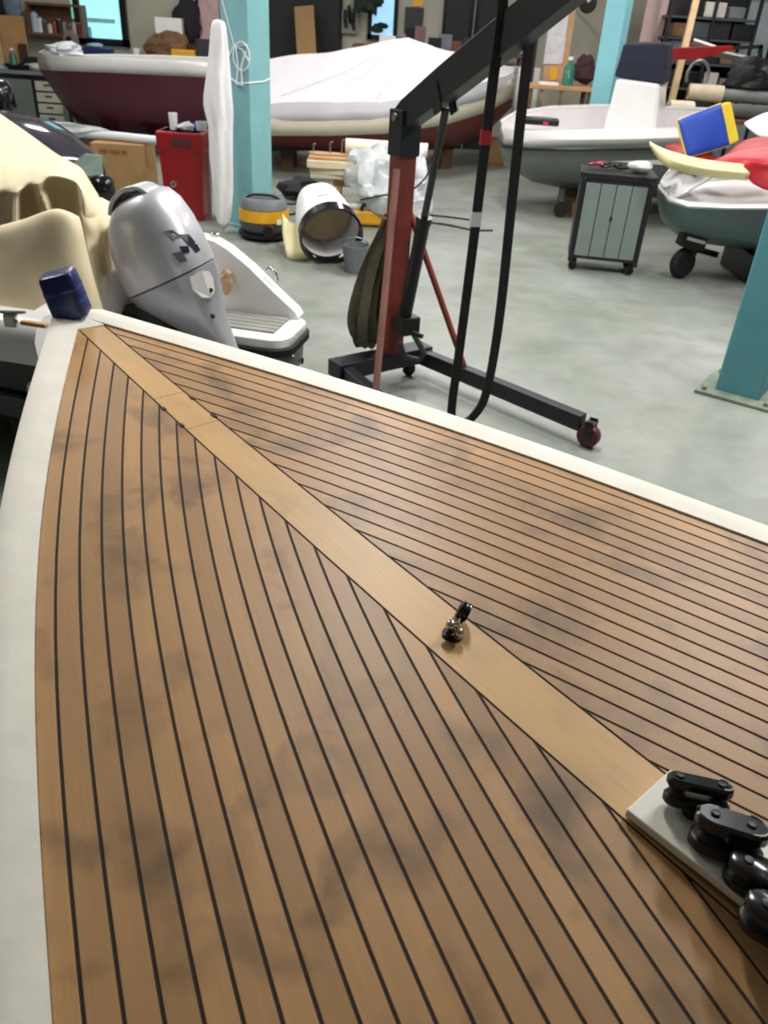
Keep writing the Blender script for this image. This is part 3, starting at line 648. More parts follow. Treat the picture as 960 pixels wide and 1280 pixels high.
# emblem on the aft corner of the cowl, badge plate and screws
def onface(s, x, sidew, prof_s):
    # point on the cowl skin near the camera side: prof = section there
    xf, xa, hy = prof_s; cx = (xf + xa) / 2; a = (xa - xf) / 2; q = max(-1, min(1, (x - cx) / a))
    y = hy * (1 - abs(q) ** 2.8) ** (1 / 2.8); return OO + A3 * s + P3v * x - TA * (y + 0.002)
def interp(s):
    L_ = S + S2[1:]
    for i in range(len(L_) - 1):
        if L_[i][0] <= s <= L_[i + 1][0]:
            t = (s - L_[i][0]) / (L_[i + 1][0] - L_[i][0]); return tuple(lerp(L_[i][k], L_[i + 1][k], t) for k in (1, 2, 3))
    return L_[-1][1:]
def skin(s, deg):
    # point on the cowl skin: 0 = facing aft, -90 = facing the near side
    xf, xa, hy = interp(s); cx, a = (xf + xa) / 2, (xa - xf) / 2; t = math.radians(deg); c, q = math.cos(t), math.sin(t)
    return OO + A3 * s + P3v * (cx + a * math.copysign(abs(c) ** (2 / 2.8), c)) + TA * hy * math.copysign(abs(q) ** (2 / 2.8), q)
def decal(nm, pts, mat, parent=ob, th=0.004, label=None):
    base_ = [skin(s, d) for s, d in pts]; cen_ = sum(base_, V()) / len(base_); mid_s = sum(s for s, d in pts) / len(pts)
    xf, xa, hy = interp(mid_s); nrm = (cen_ - (OO + A3 * mid_s + P3v * (xf + xa) / 2)); nrm = (nrm - A3 * nrm.dot(A3)).normalized()
    return MB().loft([[p - nrm * 0.006 for p in base_], [p + nrm * th for p in base_]]).build(nm, mat, parent, label=label)
DARK = M('dark_emblem', (36, 38, 56), 0.3); LEAD = M('lead_emblem', (112, 114, 120), 0.3, metal=0.4)
def emb(L_): return [(s - .01, -52 + (x - 0.0) / .11 * 50) for s, x in L_]
decal('emblem_leaf', emb([(.235, .05), (.25, .085), (.3, .098), (.315, .075), (.29, .06)]), DARK)
decal('emblem_leaf', emb([(.3, .07), (.31, .1), (.345, .104), (.345, .082)]), DARK)
decal('emblem_leaf', emb([(.285, .03), (.3, .06), (.33, .058), (.325, .03)]), DARK)
decal('emblem_bar', emb([(.19, .0), (.2, .03), (.25, .055), (.245, .02)]), LEAD)
decal('emblem_bar', emb([(.3, -.005), (.31, .025), (.36, .035), (.355, .005)]), LEAD)
bdg = decal('badge_plate', [(.43, -46), (.43, -20), (.445, -6), (.49, -2), (.55, -8), (.57, -22), (.55, -40), (.49, -50)], WGEL, th=.012, label='white oval service badge')
MB().blob(skin(.535, -14) + (P3v - TA) * .008, (0.012, 0.012, 0.012)).build('badge_screw', BLK, bdg)
MB().blob(skin(.66, -30), (0.014, 0.014, 0.014)).build('drain_screw', BLK, ob)
# clamp bracket, dark, under the cowl on the boat side
MB().loft([[OO + A3 * a + P3v * b + TA * y for a, b in ((.42, -.35), (.5, -.2), (.78, -.16), (.86, -.3), (.8, -.44), (.5, -.46))] for y in (-.15, .15)]).build('clamp_bracket', BLK, ob, bevel=0.02)
MB().tube([OO + A3 * .5 - P3v * .38 - TA * .17, OO + A3 * .7 - P3v * .25 - TA * .18, OO + A3 * .76 - P3v * .12 - TA * .13], 0.035, 10).build('tilt_arm', RUB, ob, smooth=True)
MB().tube([OO + A3 * .56 - P3v * .42 - TA * .1, OO + A3 * .62 - P3v * .36 - TA * .19, OO + A3 * .74 - P3v * .34 - TA * .17, OO + A3 * .86 - P3v * .28 - TA * .1], 0.022, 8).build('cable_loom', RUB, ob, smooth=True)
MB().blob(at(283, 352, Y=4.78), (0.05, 0.02, 0.07), amp=0.4).build('tan_sponge', M('tan_foam', (208, 176, 140), 0.9), None); tag(bpy.data.objects['tan_sponge'], 'small tan rag stuck on the white quarter wall behind the outboard', 'rag')

# ------------------------------------------------------------------ cream tarpaulin
def cloth(rows, name, mat, n=4, th=0.006, smooth=True, sub=1, amp=0.0, fq=5.0):
    rr = [catm([V(p) for p in r], n) for r in rows]
    cols = list(zip(*rr)); out = [catm(list(c), n) for c in cols]
    if amp: out = [[p + V((0, -1, .6)) * amp * (mnoise.noise(p * fq) + .5 * mnoise.noise(p * fq * 2.3)) for p in c] for c in out]
    return MB().grid([list(c) for c in out]).build(name, mat, None, smooth=smooth, solid=th, sub=sub)
def pr_(L_): return [at(x, y, Y=Y_) for x, y, Y_ in L_]
def rowx(L_, xs):
    out = []
    for x in xs:
        for (a, b) in zip(L_, L_[1:]):
            if x <= b[0] or b is L_[-1]:
                t = (x - a[0]) / (b[0] - a[0]); out.append((x, lerp(a[1], b[1], t), lerp(a[2], b[2], t))); break
    return pr_(out)
XS = [-150, -90, -40, -12, 0, 9, 17, 22, 30, 38, 46, 52, 60, 72, 84, 94, 103, 113, 124]
tarp = cloth([
    rowx([(-150, 90, 5.9), (-60, 112, 5.7), (0, 142, 5.5), (35, 166, 5.4), (70, 192, 5.25), (102, 210, 5.1), (124, 245, 5.0)], XS),
    rowx([(-150, 150, 5.2), (-60, 165, 5.0), (0, 185, 4.9), (35, 200, 4.85), (70, 205, 4.8), (104, 216, 4.8), (124, 250, 4.8)], XS),
    rowx([(-150, 225, 4.5), (-40, 232, 4.35), (0, 236, 4.32), (22, 234, 4.28), (40, 226, 4.32), (66, 218, 4.35), (94, 224, 4.38), (108, 240, 4.4), (124, 258, 4.5)], XS),
    rowx([(a, b, 4.3 + (c - 4.3) * .55) for a, b, c in [(-150, 232, 4.48), (-40, 240, 4.5), (-12, 240, 4.5), (0, 243, 4.52), (9, 242, 4.5), (17, 246, 4.27), (22, 246, 4.24), (30, 239, 4.5), (38, 234, 4.5), (46, 240, 4.34), (52, 238, 4.38), (60, 228, 4.55), (72, 226, 4.58), (84, 228, 4.56), (94, 234, 4.46), (103, 242, 4.34), (113, 256, 4.38), (124, 266, 4.5)]], XS),
    rowx([(a, b, 4.28 + (c - 4.28) * .5) for a, b, c in [(-150, 262, 4.6), (-40, 262, 4.65), (-12, 262, 4.68), (0, 262, 4.7), (9, 262, 4.66), (17, 266, 4.24), (22, 264, 4.22), (30, 258, 4.6), (38, 256, 4.62), (46, 258, 4.56), (52, 252, 4.32), (60, 250, 4.4), (72, 252, 4.64), (84, 252, 4.62), (94, 258, 4.55), (103, 266, 4.32), (113, 276, 4.36), (124, 284, 4.5)]], XS),
    rowx([(-150, 300, 4.4), (-40, 296, 4.4), (0, 292, 4.5), (9, 290, 4.45), (17, 290, 4.2), (22, 288, 4.18), (30, 284, 4.45), (46, 280, 4.5), (60, 276, 4.26), (84, 285, 4.5), (103, 296, 4.28), (124, 306, 4.4)], XS),
], 'tarpaulin', CREAM, 3, amp=.008)
tag(tarp, 'large cream tarpaulin draped with scalloped folds over the motor boat windscreen', 'tarpaulin')
flap = cloth([
    pr_([(-150, 302, 4.15), (-60, 296, 4.08), (0, 281, 4.04), (34, 271, 4.03), (66, 262, 4.02), (84, 264, 4.04), (98, 270, 4.08)]),
    pr_([(-150, 310, 4.06), (-60, 303, 3.99), (0, 290, 3.95), (36, 281, 3.94), (70, 272, 3.94), (90, 275, 3.96), (102, 283, 4.02)]),
    pr_([(-150, 360, 3.9), (-60, 352, 3.88), (0, 345, 3.86), (38, 340, 3.85), (75, 335, 3.86), (100, 333, 3.9), (113, 332, 3.96)]),
    pr_([(-150, 430, 3.8), (-60, 416, 3.78), (0, 404, 3.76), (40, 405, 3.76), (85, 404, 3.8), (115, 402, 3.84), (132, 398, 3.9)]),
], 'tarpaulin_flap', CREAM, 5, amp=.016, fq=4)
tag(flap, 'smooth front panel of cream sheet hanging down to the bow of the teak boat', 'tarpaulin')
side = cloth([
    pr_([(103, 268, 4.3), (112, 256, 4.4), (124, 246, 4.6), (138, 252, 4.6), (156, 252, 4.6), (166, 254, 4.62)]),
    pr_([(104, 290, 4.25), (113, 285, 4.28), (125, 282, 4.32), (138, 284, 4.34), (152, 272, 4.5), (163, 266, 4.62)]),
    pr_([(112, 330, 4.15), (120, 325, 4.2), (128, 322, 4.3), (134, 310, 4.3), (142, 305, 4.4), (150, 300, 4.6)]),
    pr_([(126, 395, 4.0), (130, 392, 4.05), (134, 388, 4.15), (137, 350, 4.2), (141, 345, 4.35), (146, 340, 4.55)]),
], 'tarpaulin_end', CREAM, 4, amp=.03, fq=8)
tag(side, 'crumpled end of cream sheet tucked beside the silver outboard', 'tarpaulin')

# ------------------------------------------------------------------ dark boat nose behind the tarpaulin
def dk(x, y, Y_): return at(x, y, Y=Y_)
nose = thing('dark_boat', 'dark glossy boat nose with grey rail, behind the cream tarpaulin', 'boat', (at(95, 250, z=0).x - 0.6, 8.2, 0))
rows = []
for x, yt, hw, zb in ((-160, 128, .75, .15), (-80, 132, .75, .12), (0, 142, .74, .1), (45, 152, .66, .1), (85, 172, .48, .2), (112, 190, .28, .35), (128, 206, .08, .5)):
    c = at(x, yt, Y=8.2); zt = c.z
    rows.append([V((c.x, 8.2 - hw, zt - .22)), V((c.x, 8.2 - hw * .8, zt - .07)), V((c.x, 8.2 - hw * .35, zt)), V((c.x, 8.2 + hw * .35, zt)), V((c.x, 8.2 + hw * .8, zt - .07)), V((c.x, 8.2 + hw, zt - .22)), V((c.x, 8.2 + hw * .8, (zt - .3) * .5 + zb * .5)), V((c.x, 8.2, zb)), V((c.x, 8.2 - hw * .8, (zt - .3) * .5 + zb * .5))])
MB().loft(rows).build('deck_cowling', M('dark_violet_gloss', (52, 48, 62), 0.12, coat=0.7), nose, smooth=True)
rl = [r[0] + V((0, -0.02, -0.02)) for r in rows]; MB().tube(rl, 0.035, 8).build('rub_rail', BLK, nose, smooth=True)
sc0 = at(108, 205, Y=7.75)
MB().loft([[sc0 + V((-0.15, -0.02, -0.12)), sc0 + V((0.1, 0.1, -0.1)), sc0 + V((0.1, 0.12, 0.06)), sc0 + V((-0.02, 0.04, 0.08)), sc0 + V((-0.15, 0, -0.02))], [p + V((0.0, 0.03, 0)) for p in [sc0 + V((-0.15, -0.02, -0.12)), sc0 + V((0.1, 0.1, -0.1)), sc0 + V((0.1, 0.12, 0.06)), sc0 + V((-0.02, 0.04, 0.08)), sc0 + V((-0.15, 0, -0.02))]]]).build('wind_deflector', M('green_tinted_plastic', (140, 160, 152), 0.2, alpha=0.85), nose)
MB().box((nose.location.x - .5, 8.2, 0.07), (0.5, 0.8, 0.14)).build('cradle', WOODD, nose)
cr2 = at(128, 238, Y=7.9); MB().blob(cr2, (0.12, 0.1, 0.14), sq=.7).build('fender', BLKG, nose, smooth=True)

# ------------------------------------------------------------------ boxes, bin and tube beyond
bx = at(150, 243, z=0); bxt = at(150, 181, Y=bx.y).z
cb = thing('cardboard_box', 'large brown cardboard box beneath the long white tube', 'box', (bx.x, bx.y + .35, 0))
wb_ = at(188, 243, z=0).x - at(116, 243, z=0).x
MB().box((bx.x, bx.y + .35, bxt / 2), (wb_, .6, bxt), (0, 0, 0.06)).build('carton', CARD, cb, bevel=0.006)
MB().box((bx.x - wb_ * .1, bx.y + .06, bxt - 0.03), (wb_ * .75, 0.02, 0.02), (0, 0, 0.06)).build('flap_edge', M('carton_edge', (150, 112, 70), 0.9), cb)
for k, (dx, wdx) in enumerate(((-.16, .1), (-.02, .12), (.1, .06))):
    MB().box((bx.x + dx, bx.y + 0.045 + dx * 0.06, bxt * .86), (wdx, 0.012, 0.035), (0, 0, 0.06)).build('printed_mark', M('carton_print', (140, 84, 50), 0.9), cb)
MB().bar((bx.x + wb_ * .53, bx.y + .1, bxt - .02), (bx.x + wb_ * .62, bx.y + .08, bxt - .26), .012, .16).build('flap', CARD, cb)
tz = bxt + 0.055
tl = at(60, 160, Y=bx.y + .35); tr = at(206, 172, Y=bx.y + .1)
tube = thing('wrapped_tube', 'long white plastic wrapped tube lying on the cardboard box', 'tube', (bx.x, bx.y + .2, bxt))
MB().tube([V((tl.x - .6, bx.y + .45, tz + .02)), V((bx.x, bx.y + .3, tz)), V((tr.x + .1, bx.y + .1, tz - .0))], [.055, .055, .055], 14).build('tube_body', M('white_tube', (214, 222, 226), 0.4, var=.04), tube, smooth=True)
MB().blob((at(90, 158, Y=bx.y + .45).x, bx.y + .35, tz + .03), (.42, .1, .08), n=18, amp=.6, seed=3, m=10).build('crumpled_wrap', PLAST, tube)
bn = at(231, 276, z=0); bnt = at(230, 166, Y=bn.y).z
rb_ = thing('red_bin', 'red plastic workshop bin topped with bottles, beside the left teal column', 'bin', (bn.x, bn.y + .2, 0))
wt_ = 0.52
MB().loft([[V((bn.x + sx * wt_ / 2 * f_, bn.y + .22 + sy * .22 * f_, z)) for sx, sy in ((-1, -1), (1, -1), (1, 1), (-1, 1))] for z, f_ in ((0.0, .8), (.05, .82), (bnt - .2, .93), (bnt - .19, .99), (bnt - .02, 1.0), (bnt, .98))]).build('bin_body', RED, rb_, bevel=0.012)
MB().box((bn.x, bn.y + .22, bnt - .015), (wt_ * .9, .4, .03)).build('bin_lid', M('dark_red_plastic', (120, 18, 22), .45), rb_, bevel=0.01)
MB().box((bn.x + .02, bn.y - .005, bnt - .1), (.2, .02, .07)).build('bin_label', M('dark_label', (70, 40, 44), .6), rb_)
MB().lathe([(.02, -.012), (.034, -.012), (.034, .012), (.02, .012)], 14, (bn.x - .1, bn.y + .015, bnt * .42), (PI / 2, 0, 0), ring=True).build('bin_latch', CHROME, rb_, smooth=True)
def cup(nm, c, r, hh, mat, lab, cat='cup', taper=1.25):
    o = MB().lathe([(.001, 0), (r, 0), (r * taper, hh), (r * taper * .9, hh), (r * .85, .01), (.001, .012)], 14, c).build(nm, mat, None, smooth=True); tag(o, lab, cat); return o
cup('plastic_cup', (bn.x - .1, bn.y + .2, bnt + .001), .04, .17, WFAB, 'tall white plastic cup on top of the red bin')
def bottle(nm, c, r, hh, mat, lab, cat='bottle', capm=None, group=None):
    t = thing(nm, lab, cat, c, group=group)
    MB().lathe([(.001, 0), (r, 0), (r, hh * .62), (r * .4, hh * .8), (r * .4, hh * .88), (.001, hh * .88)], 14, c).build('bottle_body', mat, t, smooth=True)
    MB().lathe([(.001, hh * .88), (r * .48, hh * .88), (r * .48, hh), (.001, hh)], 12, c).build('bottle_cap', capm or WGEL, t, smooth=True); return t
def carton(nm, c, sz, mat, lab, cat, yaw=0.0, bev=0.006, group=None):
    o = MB().box((c[0], c[1], c[2] + sz[2] / 2), sz, (0, 0, yaw)).build(nm, mat, None, bevel=bev); tag(o, lab, cat, group); return o
tag(MB().blob((bn.x + .05, bn.y + .14, bnt + .045), (.1, .08, .045), amp=.5, seed=5, flat=bnt + .001).build('crumpled_bag', PLAST, None), 'crumpled clear bag on the lid of the red bin', 'bag')
carton('blue_carton', (bn.x + .06, bn.y + .3, bnt + .001), (.14, .1, .06), BLUF, 'small blue carton on the red bin lid', 'carton', .3)
cup('white_tub', (bn.x + .19, bn.y + .3, bnt + .001), .06, .09, WGREY, 'low white tub at the right end of the red bin lid', 'tub', 1.05)
pp = at(262, 276, z=0); MB().tube([V((pp.x, pp.y + .05, 0.0)), V((pp.x + .02, pp.y + .06, at(262, 188, Y=pp.y).z))], .022, 8).build('steel_pipe', M('pinkish_pipe', (150, 120, 112), .5), None); tag(bpy.data.objects['steel_pipe'], 'thin upright pipe between the red bin and white dust sheet', 'pipe')
# white dust sheet hanging by the column
rows = []
for y, xl, xr in ((24, 264, 275), (30, 261, 279), (50, 260, 281), (85, 257, 283), (125, 253, 287), (140, 255, 288), (160, 260, 287), (200, 261, 290), (240, 266, 289), (274, 268, 284)):
    a_ = at(xl, y, Y=9.0); b_ = at(xr, y, Y=9.0); c = (a_ + b_) / 2; hw = (b_ - a_).length / 2; ring = []
    for k in range(24):
        th = 2 * PI * k / 24; f_ = 1 + .2 * math.sin(th * 5 + y * .02) + .13 * math.sin(th * 8 - y * .06)
        ring.append(V((c.x + math.cos(th) * hw * f_, c.y + .1 + math.sin(th) * hw * .7 * f_, (c.z if y < 270 else 0.004))))
    rows.append(ring)
rows.reverse()
o = MB().loft(rows).build('dust_sheet', WFAB, None, smooth=True, sub=1); tag(o, 'tall white cloth bundle hanging beside the left teal column', 'cloth')

# ------------------------------------------------------------------ vacuum, filter bag, buckets
vc = at(327, 302, z=0); vy = vc.y + .2; vz = at(327, 246, Y=vy).z
vac = thing('vacuum_cleaner', 'round yellow and grey workshop vacuum at the foot of the teal column', 'vacuum cleaner', (vc.x, vy, 0))
R0 = .265
MB().lathe([(.001, .06), (R0 * .8, .06), (R0 * .97, .11), (R0, .2), (.001, .2)], 28, (vc.x, vy, 0)).build('tank', GREYD, vac, smooth=True)
MB().lathe([(R0 * .9, .2), (R0 * 1.03, .2), (R0 * 1.02, vz * .74), (R0 * .9, vz * .74)], 28, (vc.x, vy, 0)).build('yellow_band', YEL, vac, smooth=True)
MB().lathe([(R0 * .95, vz * .74), (R0 * .98, vz * .76), (R0 * .92, vz * .93), (R0 * .8, vz), (.001, vz)], 28, (vc.x, vy, 0)).build('motor_head', GREYP, vac, smooth=True)
MB().ribbon(catm([V((vc.x - .19, vy - .06, vz - .01)), V((vc.x - .1, vy - .07, vz + .03)), V((vc.x + .1, vy - .07, vz + .03)), V((vc.x + .19, vy - .06, vz - .01))], 5), (0, 1, 0), .05, .02).build('handle', BLK, vac)
MB().box((vc.x + R0 * .72, vy - R0 * .72, vz * .5), (.06, .012, .05), (0, 0, PI / 4)).build('maker_plate', WGEL, vac)
MB().lathe([(.001, 0), (.06, 0), (.06, .08), (.001, .08)], 12, (vc.x + .1, vy - .27, .14), (PI / 2, 0, 0)).build('hose_port', BLK, vac)
for k in range(4):
    a_ = PI / 4 + k * PI / 2; MB().blob((vc.x + math.cos(a_) * R0 * .82, vy + math.sin(a_) * R0 * .82, .036), (.035, .035, .035)).build('caster', RUB, vac, smooth=True)
MB().lathe([(R0 * .85, .04), (R0 * 1.06, .04), (R0 * 1.06, .075), (R0 * .85, .075)], 24, (vc.x, vy, 0), ring=True).build('dolly_ring', BLK, vac)
oc = at(413, 307, Y=8.0); bcn = at(396, 250, Y=8.75)
bag = thing('filter_bag', 'white cloth filter bag with black rim lying open on the floor', 'filter bag', (oc.x, 8.2, 0))
axb = (oc - bcn).normalized(); R_ = rot_to(axb); Lb = (oc - bcn).length; Rr = .3
lowest = oc.z - Rr * math.sqrt(max(0, 1 - axb.z ** 2)); oc = oc + V((0, 0, max(0.0, .02 - lowest)))
rows = []
for q, f_ in ((0.0, .15), (.015, .5), (.06, .72), (.2, .84), (.5, .93), (.8, .99), (1.0, 1.0)):
    c = bcn.lerp(oc, q); rows.append([c + R_ @ V((math.cos(2 * PI * k / 26) * Rr * f_ * (1 + .03 * math.sin(7 * k + q * 8)), math.sin(2 * PI * k / 26) * Rr * f_ * (1 + .03 * math.cos(5 * k)), 0)) for k in range(26)])
MB().loft(rows, cap=False).build('bag_cloth', WFAB, bag, smooth=True, solid=.006)
MB().lathe([(Rr * .97, -.06), (Rr * 1.05, -.06), (Rr * 1.06, .05), (Rr * .97, .05)], 30, oc, R_, ring=True).build('rim_ring', BLKG, bag, smooth=True)
MB().lathe([(.001, -.3), (Rr * .84, -.3), (Rr * .84, -.29), (.001, -.29)], 26, oc, R_).build('inner_disc', M('tan_filter', (170, 150, 116), .85), bag)
o = cloth([pr_([(356, 274, 8.6), (366, 286, 8.5), (378, 284, 8.5)]), pr_([(357, 300, 8.4), (370, 303, 8.35), (383, 300, 8.4)]), pr_([(361, 327, 8.15), (374, 329, 8.12), (384, 328, 8.15)])], 'yellow_canister', YELC, 3, th=.09, sub=0)
tag(o, 'pale yellow plastic panel leaning between vacuum and filter bag', 'panel')
bk = at(443, 343, z=0)
bkt = thing('bucket', 'small grey bucket behind the hanging straps', 'bucket', (bk.x, bk.y + .1, 0))
MB().lathe([(.001, .002), (.1, .002), (.135, .26), (.125, .26), (.092, .012), (.001, .012)], 20, (bk.x, bk.y + .1, 0)).build('pail', GREYP, bkt, smooth=True)
MB().tube([V((bk.x + .13 * math.cos(a_), bk.y + .1 - .05 * math.sin(a_), .24 + .1 * math.sin(a_))) for a_ in [PI * k / 8 for k in range(9)]], .006, 6).build('bail_handle', STEEL, bkt)

# ------------------------------------------------------------------ boats further back
def boat_loft(root, st, band, hullm, bandm, inm=None, bandname='gunwale_band', sole=None, chine=.72, rake=None, bilge=.45):
    # st: (near gunwale, far gunwale, keel z); band: depth of the top band
    top, bot, ins = [], [], []
    for si_, (N, F, zk) in enumerate(st):
        rk = V((rake[si_] if rake else 0, 0, 0)); N, F = V(N), V(F); c = (N + F) / 2; dz = V((0, 0, 1))
        n2 = N.lerp(c, .03) - dz * band; f2 = F.lerp(c, .03) - dz * band
        wI = min(.09, (F - N).length * .3); iN = N + (F - N).normalized() * wI if (F - N).length > 1e-3 else N; iF = F - (F - N).normalized() * wI if (F - N).length > 1e-3 else F
        top.append([iN - dz * .04, iN, N + dz * 0.0, N.lerp(c, -.02) - dz * band * .5, n2])
        ins.append([F.lerp(c, .03) - dz * band, F.lerp(c, -.02) - dz * band * .5, F, iF, iF - dz * .04])
        mN = n2.lerp(c, 1 - chine); mN.z = n2.z * bilge + zk * (1 - bilge); mF = f2.lerp(c, 1 - chine); mF.z = f2.z * bilge + zk * (1 - bilge)
        mN += rk * .6; mF += rk * .6; k = V((c.x, c.y, zk)) + rk; bot.append([n2, n2.lerp(mN, .5) + (n2 - c) * .02, mN, k, mF, f2.lerp(mF, .5) + (f2 - c) * .02, f2])
    MB().loft(top, cap=False, closed=False).build(bandname, bandm, root, smooth=True, solid=.012)
    MB().loft(ins, cap=False, closed=False).build(bandname, bandm, root, smooth=True, solid=.012)
    hb = MB().loft(bot, cap=False, closed=False)
    e = (len(bot) - 1) * 7; hb.f.append(tuple(e + j for j in range(7)))
    hb.build('hull', hullm, root, smooth=True)
    if inm:
        rows = []
        for q_, ((N, F, zk), t_, i_) in enumerate(zip(st, top, ins)):
            a_, b_ = t_[0], i_[-1]; zs = max(zk + .12, (sole if sole is not None else a_.z - .35)); zs = min(zs, a_.z - .02)
            if q_ < 2: zs = max(zs, a_.z - (.04, .16)[q_])
            c = (a_ + b_) / 2; a2 = a_.lerp(c, .06); a2.z = zs; b2 = b_.lerp(c, .06); b2.z = zs
            rows.append([a_, a2, b2, b_])
        MB().loft(rows, cap=False, closed=False).build('inner_liner', inm, root, smooth=True)
def ax_(L_): return [at(x, y, Y=Y_) for x, y, Y_ in L_]

# maroon boat
Ns = ax_([(46, 69, 14.7), (62, 70, 14.2), (95, 71, 13.9), (150, 73, 13.75), (215, 76, 13.7), (274, 79, 13.7)])
Fs = []
for i, n in enumerate(Ns):
    Fs.append(V((n.x + .05 + .02 * i, 14.7 + (14.7 - n.y) * .95 + .01, n.z)))
mk_ = [.36, .3, .24, .16, .14, .14]
mar = thing('maroon_boat', 'maroon hulled boat with white gunwale in front of the back workbench', 'boat', (Ns[3].x, 14.7, 0))
boat_loft(mar, list(zip(Ns, Fs, mk_)), .2, MAROON, WGEL, WGREY, bilge=.35, chine=.7, rake=[.5, .42, .25, .08, 0, 0])
for i in (2, 4): MB().box((Ns[i].x, 14.7, .08), (.3, 1.0, .16)).build('cradle', WOODD, mar)
MB().tube([V((n.x, (n.y + 14.7) / 2 - .05 if i else n.y, mk_[i] + .06)) for i, n in enumerate(Ns) if i > 2], .09, 8).build('black_keel_band', BLK, mar, smooth=True)
tag(MB().blob((Ns[1].x + .12, 14.55, Ns[1].z + .07), (.32, .26, .1), amp=.7, seed=8, n=16, m=10).build('crumpled_sheet', PLAST, None), 'crumpled white sheet on the bow of the maroon boat', 'sheet')

# boat under white cover
Nc = ax_([(316, 128, 12.85), (350, 128, 12.8), (410, 128, 12.8), (480, 126, 13.0), (560, 116, 13.6), (615, 101, 14.5), (645, 86, 15.5)])
Rc = ax_([(316, 76, 13.9), (350, 71, 13.9), (420, 61, 13.95), (510, 49, 14.2), (582, 66, 14.8), (620, 78, 15.15), (646, 83, 15.55)])
Fc = []
for i, (n, r) in enumerate(zip(Nc, Rc)):
    f_ = V((2 * r.x - n.x, 2 * r.y - n.y, n.z)); Fc.append(f_)
cvb = thing('covered_boat', 'boat under a white peaked cover behind the engine hoist', 'boat', (Nc[3].x, 14.0, 0))
boat_loft(cvb, [(n - V((0, 0, .14)), f_ - V((0, 0, .14)), z) for n, f_, z in zip(Nc, Fc, [.3, .28, .26, .28, .36, .6, .95])], .30, M('dark_red_bottom', (104, 34, 34), .5), M('cream_gelcoat', (226, 218, 196), .35, var=.03), None, bandname='topside')
rows = []
for i, (n, r, f_) in enumerate(zip(Nc, Rc, Fc)):
    rip = [.02 * math.sin(i * 2.2), -.02, .015]
    q = [n + V((0, -.03, -.24)), n + V((0, -.03, -.12)), n, n.lerp(r, .35) + V((0, 0, -.04 + rip[0])), n.lerp(r, .7) + V((0, 0, -.03)), r, r.lerp(f_, .5), f_, f_ + V((0, .03, -.2))]
    rows.append(q)
def lin_(p, n): return [p[i].lerp(p[i + 1], k / n) for i in range(len(p) - 1) for k in range(n)] + [p[-1]]
rows2 = []
for rw in [list(c) for c in zip(*[lin_([V(rw[j]) for rw in rows], 6) for j in range(9)])]:
    seg = lin_(rw[:3], 1) + lin_(rw[2:6], 4)[1:] + lin_(rw[5:8], 3)[1:] + [rw[8]]
    rows2.append([p + V((0, -.6, 1)) * (.05 * mnoise.noise(p * 1.1) + .02 * mnoise.noise(p * 3.1)) for p in seg])
cov = MB().grid(rows2).build('boat_cover', M('white_cover_cloth', (216, 212, 217), .75, var=.03, bump=.15, bscale=5), None, smooth=True, solid=.01); cov['label'] = 'white cloth cover'; cov.parent = cvb
cov.matrix_parent_inverse = Matrix.Translation(-cvb.location)
fm = MB(); p_ = Rc[3]
for tx, ty in ((352, 122), (470, 127), (415, 118)):
    e_ = at(tx, ty, Y=12.95); fm2 = MB().tube([p_ + V((-.1, -.05, -.01)), p_.lerp(e_, .5) + V((0, -.03, -.04)), e_ + V((0, 0, .03))], .005, 6); fm2.build('cover_crease', M('white_cover_cloth', (240, 238, 242)), cvb, smooth=True)
for (x, y, Y_) in ((556, 193, 15.2), (430, 195, 14.2)):
    c = at(x, y, Y=Y_); MB().lathe([(.03, -.05), (.13, -.05), (.15, -.03), (.15, .03), (.13, .05), (.03, .05)], 18, (c.x, Y_, .151), (PI / 2, 0, 0)).build('trolley_wheel', RUB, cvb, smooth=True)
a_, b_ = at(330, 184, Y=13.6), at(575, 172, Y=15.1); MB().bar((a_.x, 13.6, .3), (b_.x, 15.1, .36), .08, .1).build('trolley_beam', BLK, cvb)
MB().bar((at(556, 193, Y=15.2).x, 15.2, .15), (at(556, 193, Y=15.2).x, 15.2, .4), .05, .05).build('trolley_post', BLK, cvb)
for x, Y_ in ((360, 13.9), (560, 14.9)):
    c = at(x, 180, Y=Y_); MB().box((c.x, Y_ + .1, .16), (.2, .5, .32)).build('chock', WOODD, cvb)
c = at(604, 176, z=0); carton('tan_carton', (c.x, 15.9, 0), (.5, .3, .42), CARD, 'tan carton on the floor under the bow of the covered boat', 'box', .1)

# white console boat
Nw = ax_([(626, 152, 11.9), (632, 160, 11.3), (660, 163, 10.9), (720, 163, 10.7), (790, 162, 10.6), (850, 160, 10.6), (900, 159, 10.6)])
Fw = ax_([(627, 149, 12.0), (643, 139, 12.5), (690, 132, 12.9), (745, 130, 13.0), (800, 131, 13.1), (850, 133, 13.1), (900, 135, 13.1)])
kz = [.75, .5, .32, .24, .22, .22, .24]
wb = thing('console_boat', 'white open boat with grey hull and white steering console', 'boat', (Nw[3].x, 11.8, 0))
boat_loft(wb, list(zip(Nw, Fw, kz)), .2, GREYH, WGEL, M('pinkish_white_liner', (226, 220, 222), .4, var=.03), sole=.78, bilge=.4, chine=.7)
MB().tube([n - V((0, .0, .215)) for n in Nw], .02, 6).build('rub_rail', BLK, wb, smooth=True)
for x in (2.2, 4.0): MB().box((x + .2, 11.8, .1), (.3, 1.2, .2)).build('cradle', WOODD, wb)
for x, y in ((705, 238), (770, 240)):
    c = at(x, y, Y=11.2); MB().lathe([(.02, -.03), (.09, -.03), (.1, 0), (.09, .03), (.02, .03)], 16, (c.x, 11.2, .101), (PI / 2, 0, 0)).build('dolly_wheel', RUB, wb, smooth=True)
    MB().bar((c.x, 11.2, .1), (c.x, 11.35, .32), .06, .05).build('dolly_strut', GREYD, wb)
cY = 11.75
